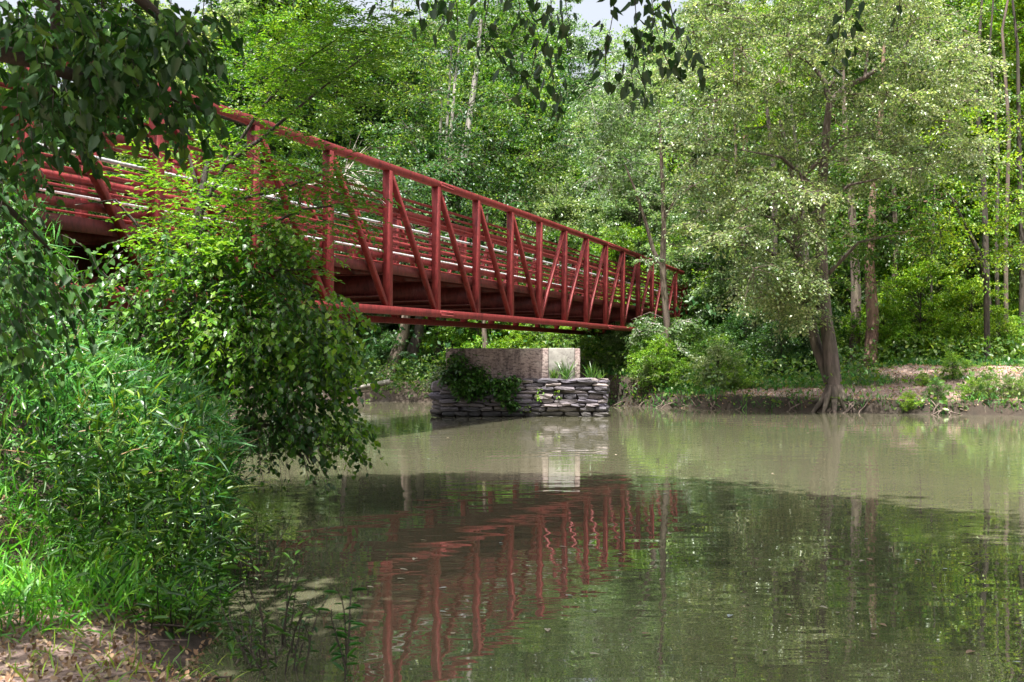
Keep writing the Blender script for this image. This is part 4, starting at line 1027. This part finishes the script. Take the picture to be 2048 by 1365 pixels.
for pts, nl in sprigs:
    D = random.uniform(6.2, 6.9)
    W_ = [np.array(at(a+random.uniform(-3,3), b_, D + .05*k)) - hb for k, (a, b_) in enumerate(pts)]
    bb = MB(); bb.tube(W_, np.linspace(.0035, .0012, len(W_)), 4)
    so_ = bb.obj('sprig', BARK_D, ht_)
    for j in range(int(nl*1.7)):
        t = (j+.5)/(nl*1.7)*(len(W_)-1)*.98 + .02; k = min(int(t), len(W_)-2); p_ = W_[k]*(1-(t-k))+W_[k+1]*(t-k)
        if (hb+p_)[2] > CAMZ + 760/F*(hb+p_)[1]: continue
        off = np.array([random.uniform(-.075,.075), random.uniform(-.05,.05), random.uniform(-.015,.01)])
        hang_leaf(so_, p_+off, (random.gauss(0,.35)+off[0]*6, random.gauss(0,.5), -1), random.uniform(.75, 1.2))

# high canopy above the frame on the camera's bank: it shades the near water
CN = make_tree(31, 12, .28, .5, 4.6, 260, 260, .16, L_MID, BARK, cr=1.1)
for k, (x, y, s, rz) in enumerate([(6.5,4.2,1.0,.4),(1.2,-2.5,1.12,2.2),(11.5,1.8,1.05,3.7),(17.5,1.0,1.1,5.1),(-2.3,6.5,.8,1.1),(24,-1,1.1,.2),(3.8,7.6,.9,4.4)]):
    pass
CAN = [(2.6,8.4,7.0),( -1.4,10.2,6.8),(7.2,6.6,7.2),(12,4.6,7.4),(1.0,3.4,8.2),(6,1.5,8.8),(17,3.2,7.6)]
def canopy(trunk_pts, rads, blobs, label, n_per=150):
    x, y, _ = trunk_pts[0]; z = gz(x, y); o_ = np.array([x, y, z]); e = empty('canopy_tree', (x, y, z)); tag(e, label, 'tree', 'canopy trees on the near bank')
    mb = MB(); tp = [np.array(p_) - o_ for p_ in trunk_pts]; tp[0][2] = -.2; mb.tube(tp, rads, 9, .05)
    cs = []
    for (cx, cy, cz, rx_, ry_, rz_) in blobs:
        mb.tube([tp[-2], tp[-1], np.array([cx, cy, cz])-o_], [rads[-2]*.7, rads[-1]*.8, .02], 6)
        for _ in range(n_per):
            v = rdir(1)[0]*rng.uniform(.1,1)**.4
            c = np.array([cx+v[0]*rx_, cy+v[1]*ry_, cz+v[2]*rz_])
            if c[2] - .9 < CAMZ + (HY/F)*max(c[1], .1) and c[1] > 0 and abs(c[0]) < c[1]*.46+1.2: c[2] = CAMZ + (HY/F)*c[1] + 1.15
            cs.append((Vector(c), 1, 1)); 
    mb.obj('trunk', BARK, e, True)
    Lv, tw = clump_crown('crown', cs, 130, .20, L_MID, .95, .2)
    link('crown', Lv.mesh('crown', L_MID), e, (-x, -y, -z)); o2 = tw.obj('twig', BARK, e); o2.location = (-x, -y, -z); o2['kind'] = 'stuff'
canopy([(5.0,-3.2,0),(4.8,-2,3.5),(4.5,0,6.5),(4,2,8)], [.35,.28,.2,.1], [(.9,8.9,7.2,2.5,2.5,.9),(6.4,4.7,7.4,3.5,2.5,.9),(4,3.5,8.2,4.2,3.2,1.2),(1,2.5,8.2,3.5,3.2,1.0)], 'tall canopy tree behind the viewpoint shading the near water')
canopy([(13,-4.5,0),(12.6,-3,4),(12,-.5,7)], [.35,.25,.12], [(12,4.2,7.3,3.4,2.7,1),(17,3,7.5,3.5,2.7,1),(10,.8,8.5,4,3,1.2)], 'tall canopy tree on the near bank right of the viewpoint')
canopy([(-3.6,-2.5,0),(-3.2,-1,3.5),(-2.2,2,6.5)], [.3,.22,.1], [(-.3,11.2,6.9,2.2,1.8,.6),(.2,7.5,7.2,2.4,2.6,.9),(-1.4,8.6,7.0,1.3,1.5,.5),(.9,3.6,7.6,1.6,1.6,.7)], 'tall canopy tree on the near bank left of the viewpoint')

# ================================================================== labels that tell grouped things apart by their place
def _ord(k): return ['first','second','third','fourth','fifth','sixth','seventh','eighth','ninth','tenth','eleventh','twelfth','thirteenth','fourteenth','fifteenth','sixteenth','seventeenth','eighteenth','nineteenth','twentieth','twenty-first','twenty-second','twenty-third','twenty-fourth','twenty-fifth','twenty-sixth','twenty-seventh','twenty-eighth','twenty-ninth','thirtieth'][k]
bpy.context.view_layer.update()
_by = {}
for o in bpy.data.objects:
    if o.parent is None and o.get('group') and o.get('label'): _by.setdefault((o['group'], o['label']), []).append(o)
for (g_, l_), os_ in _by.items():
    if len(os_) < 2 or len(os_) > 30: continue
    os_.sort(key=lambda o: o.location.x/max(o.location.y, .5))
    for k, o in enumerate(os_): o['label'] = ' '.join(l_.split()[:12]) + f", {_ord(k)} from the left"
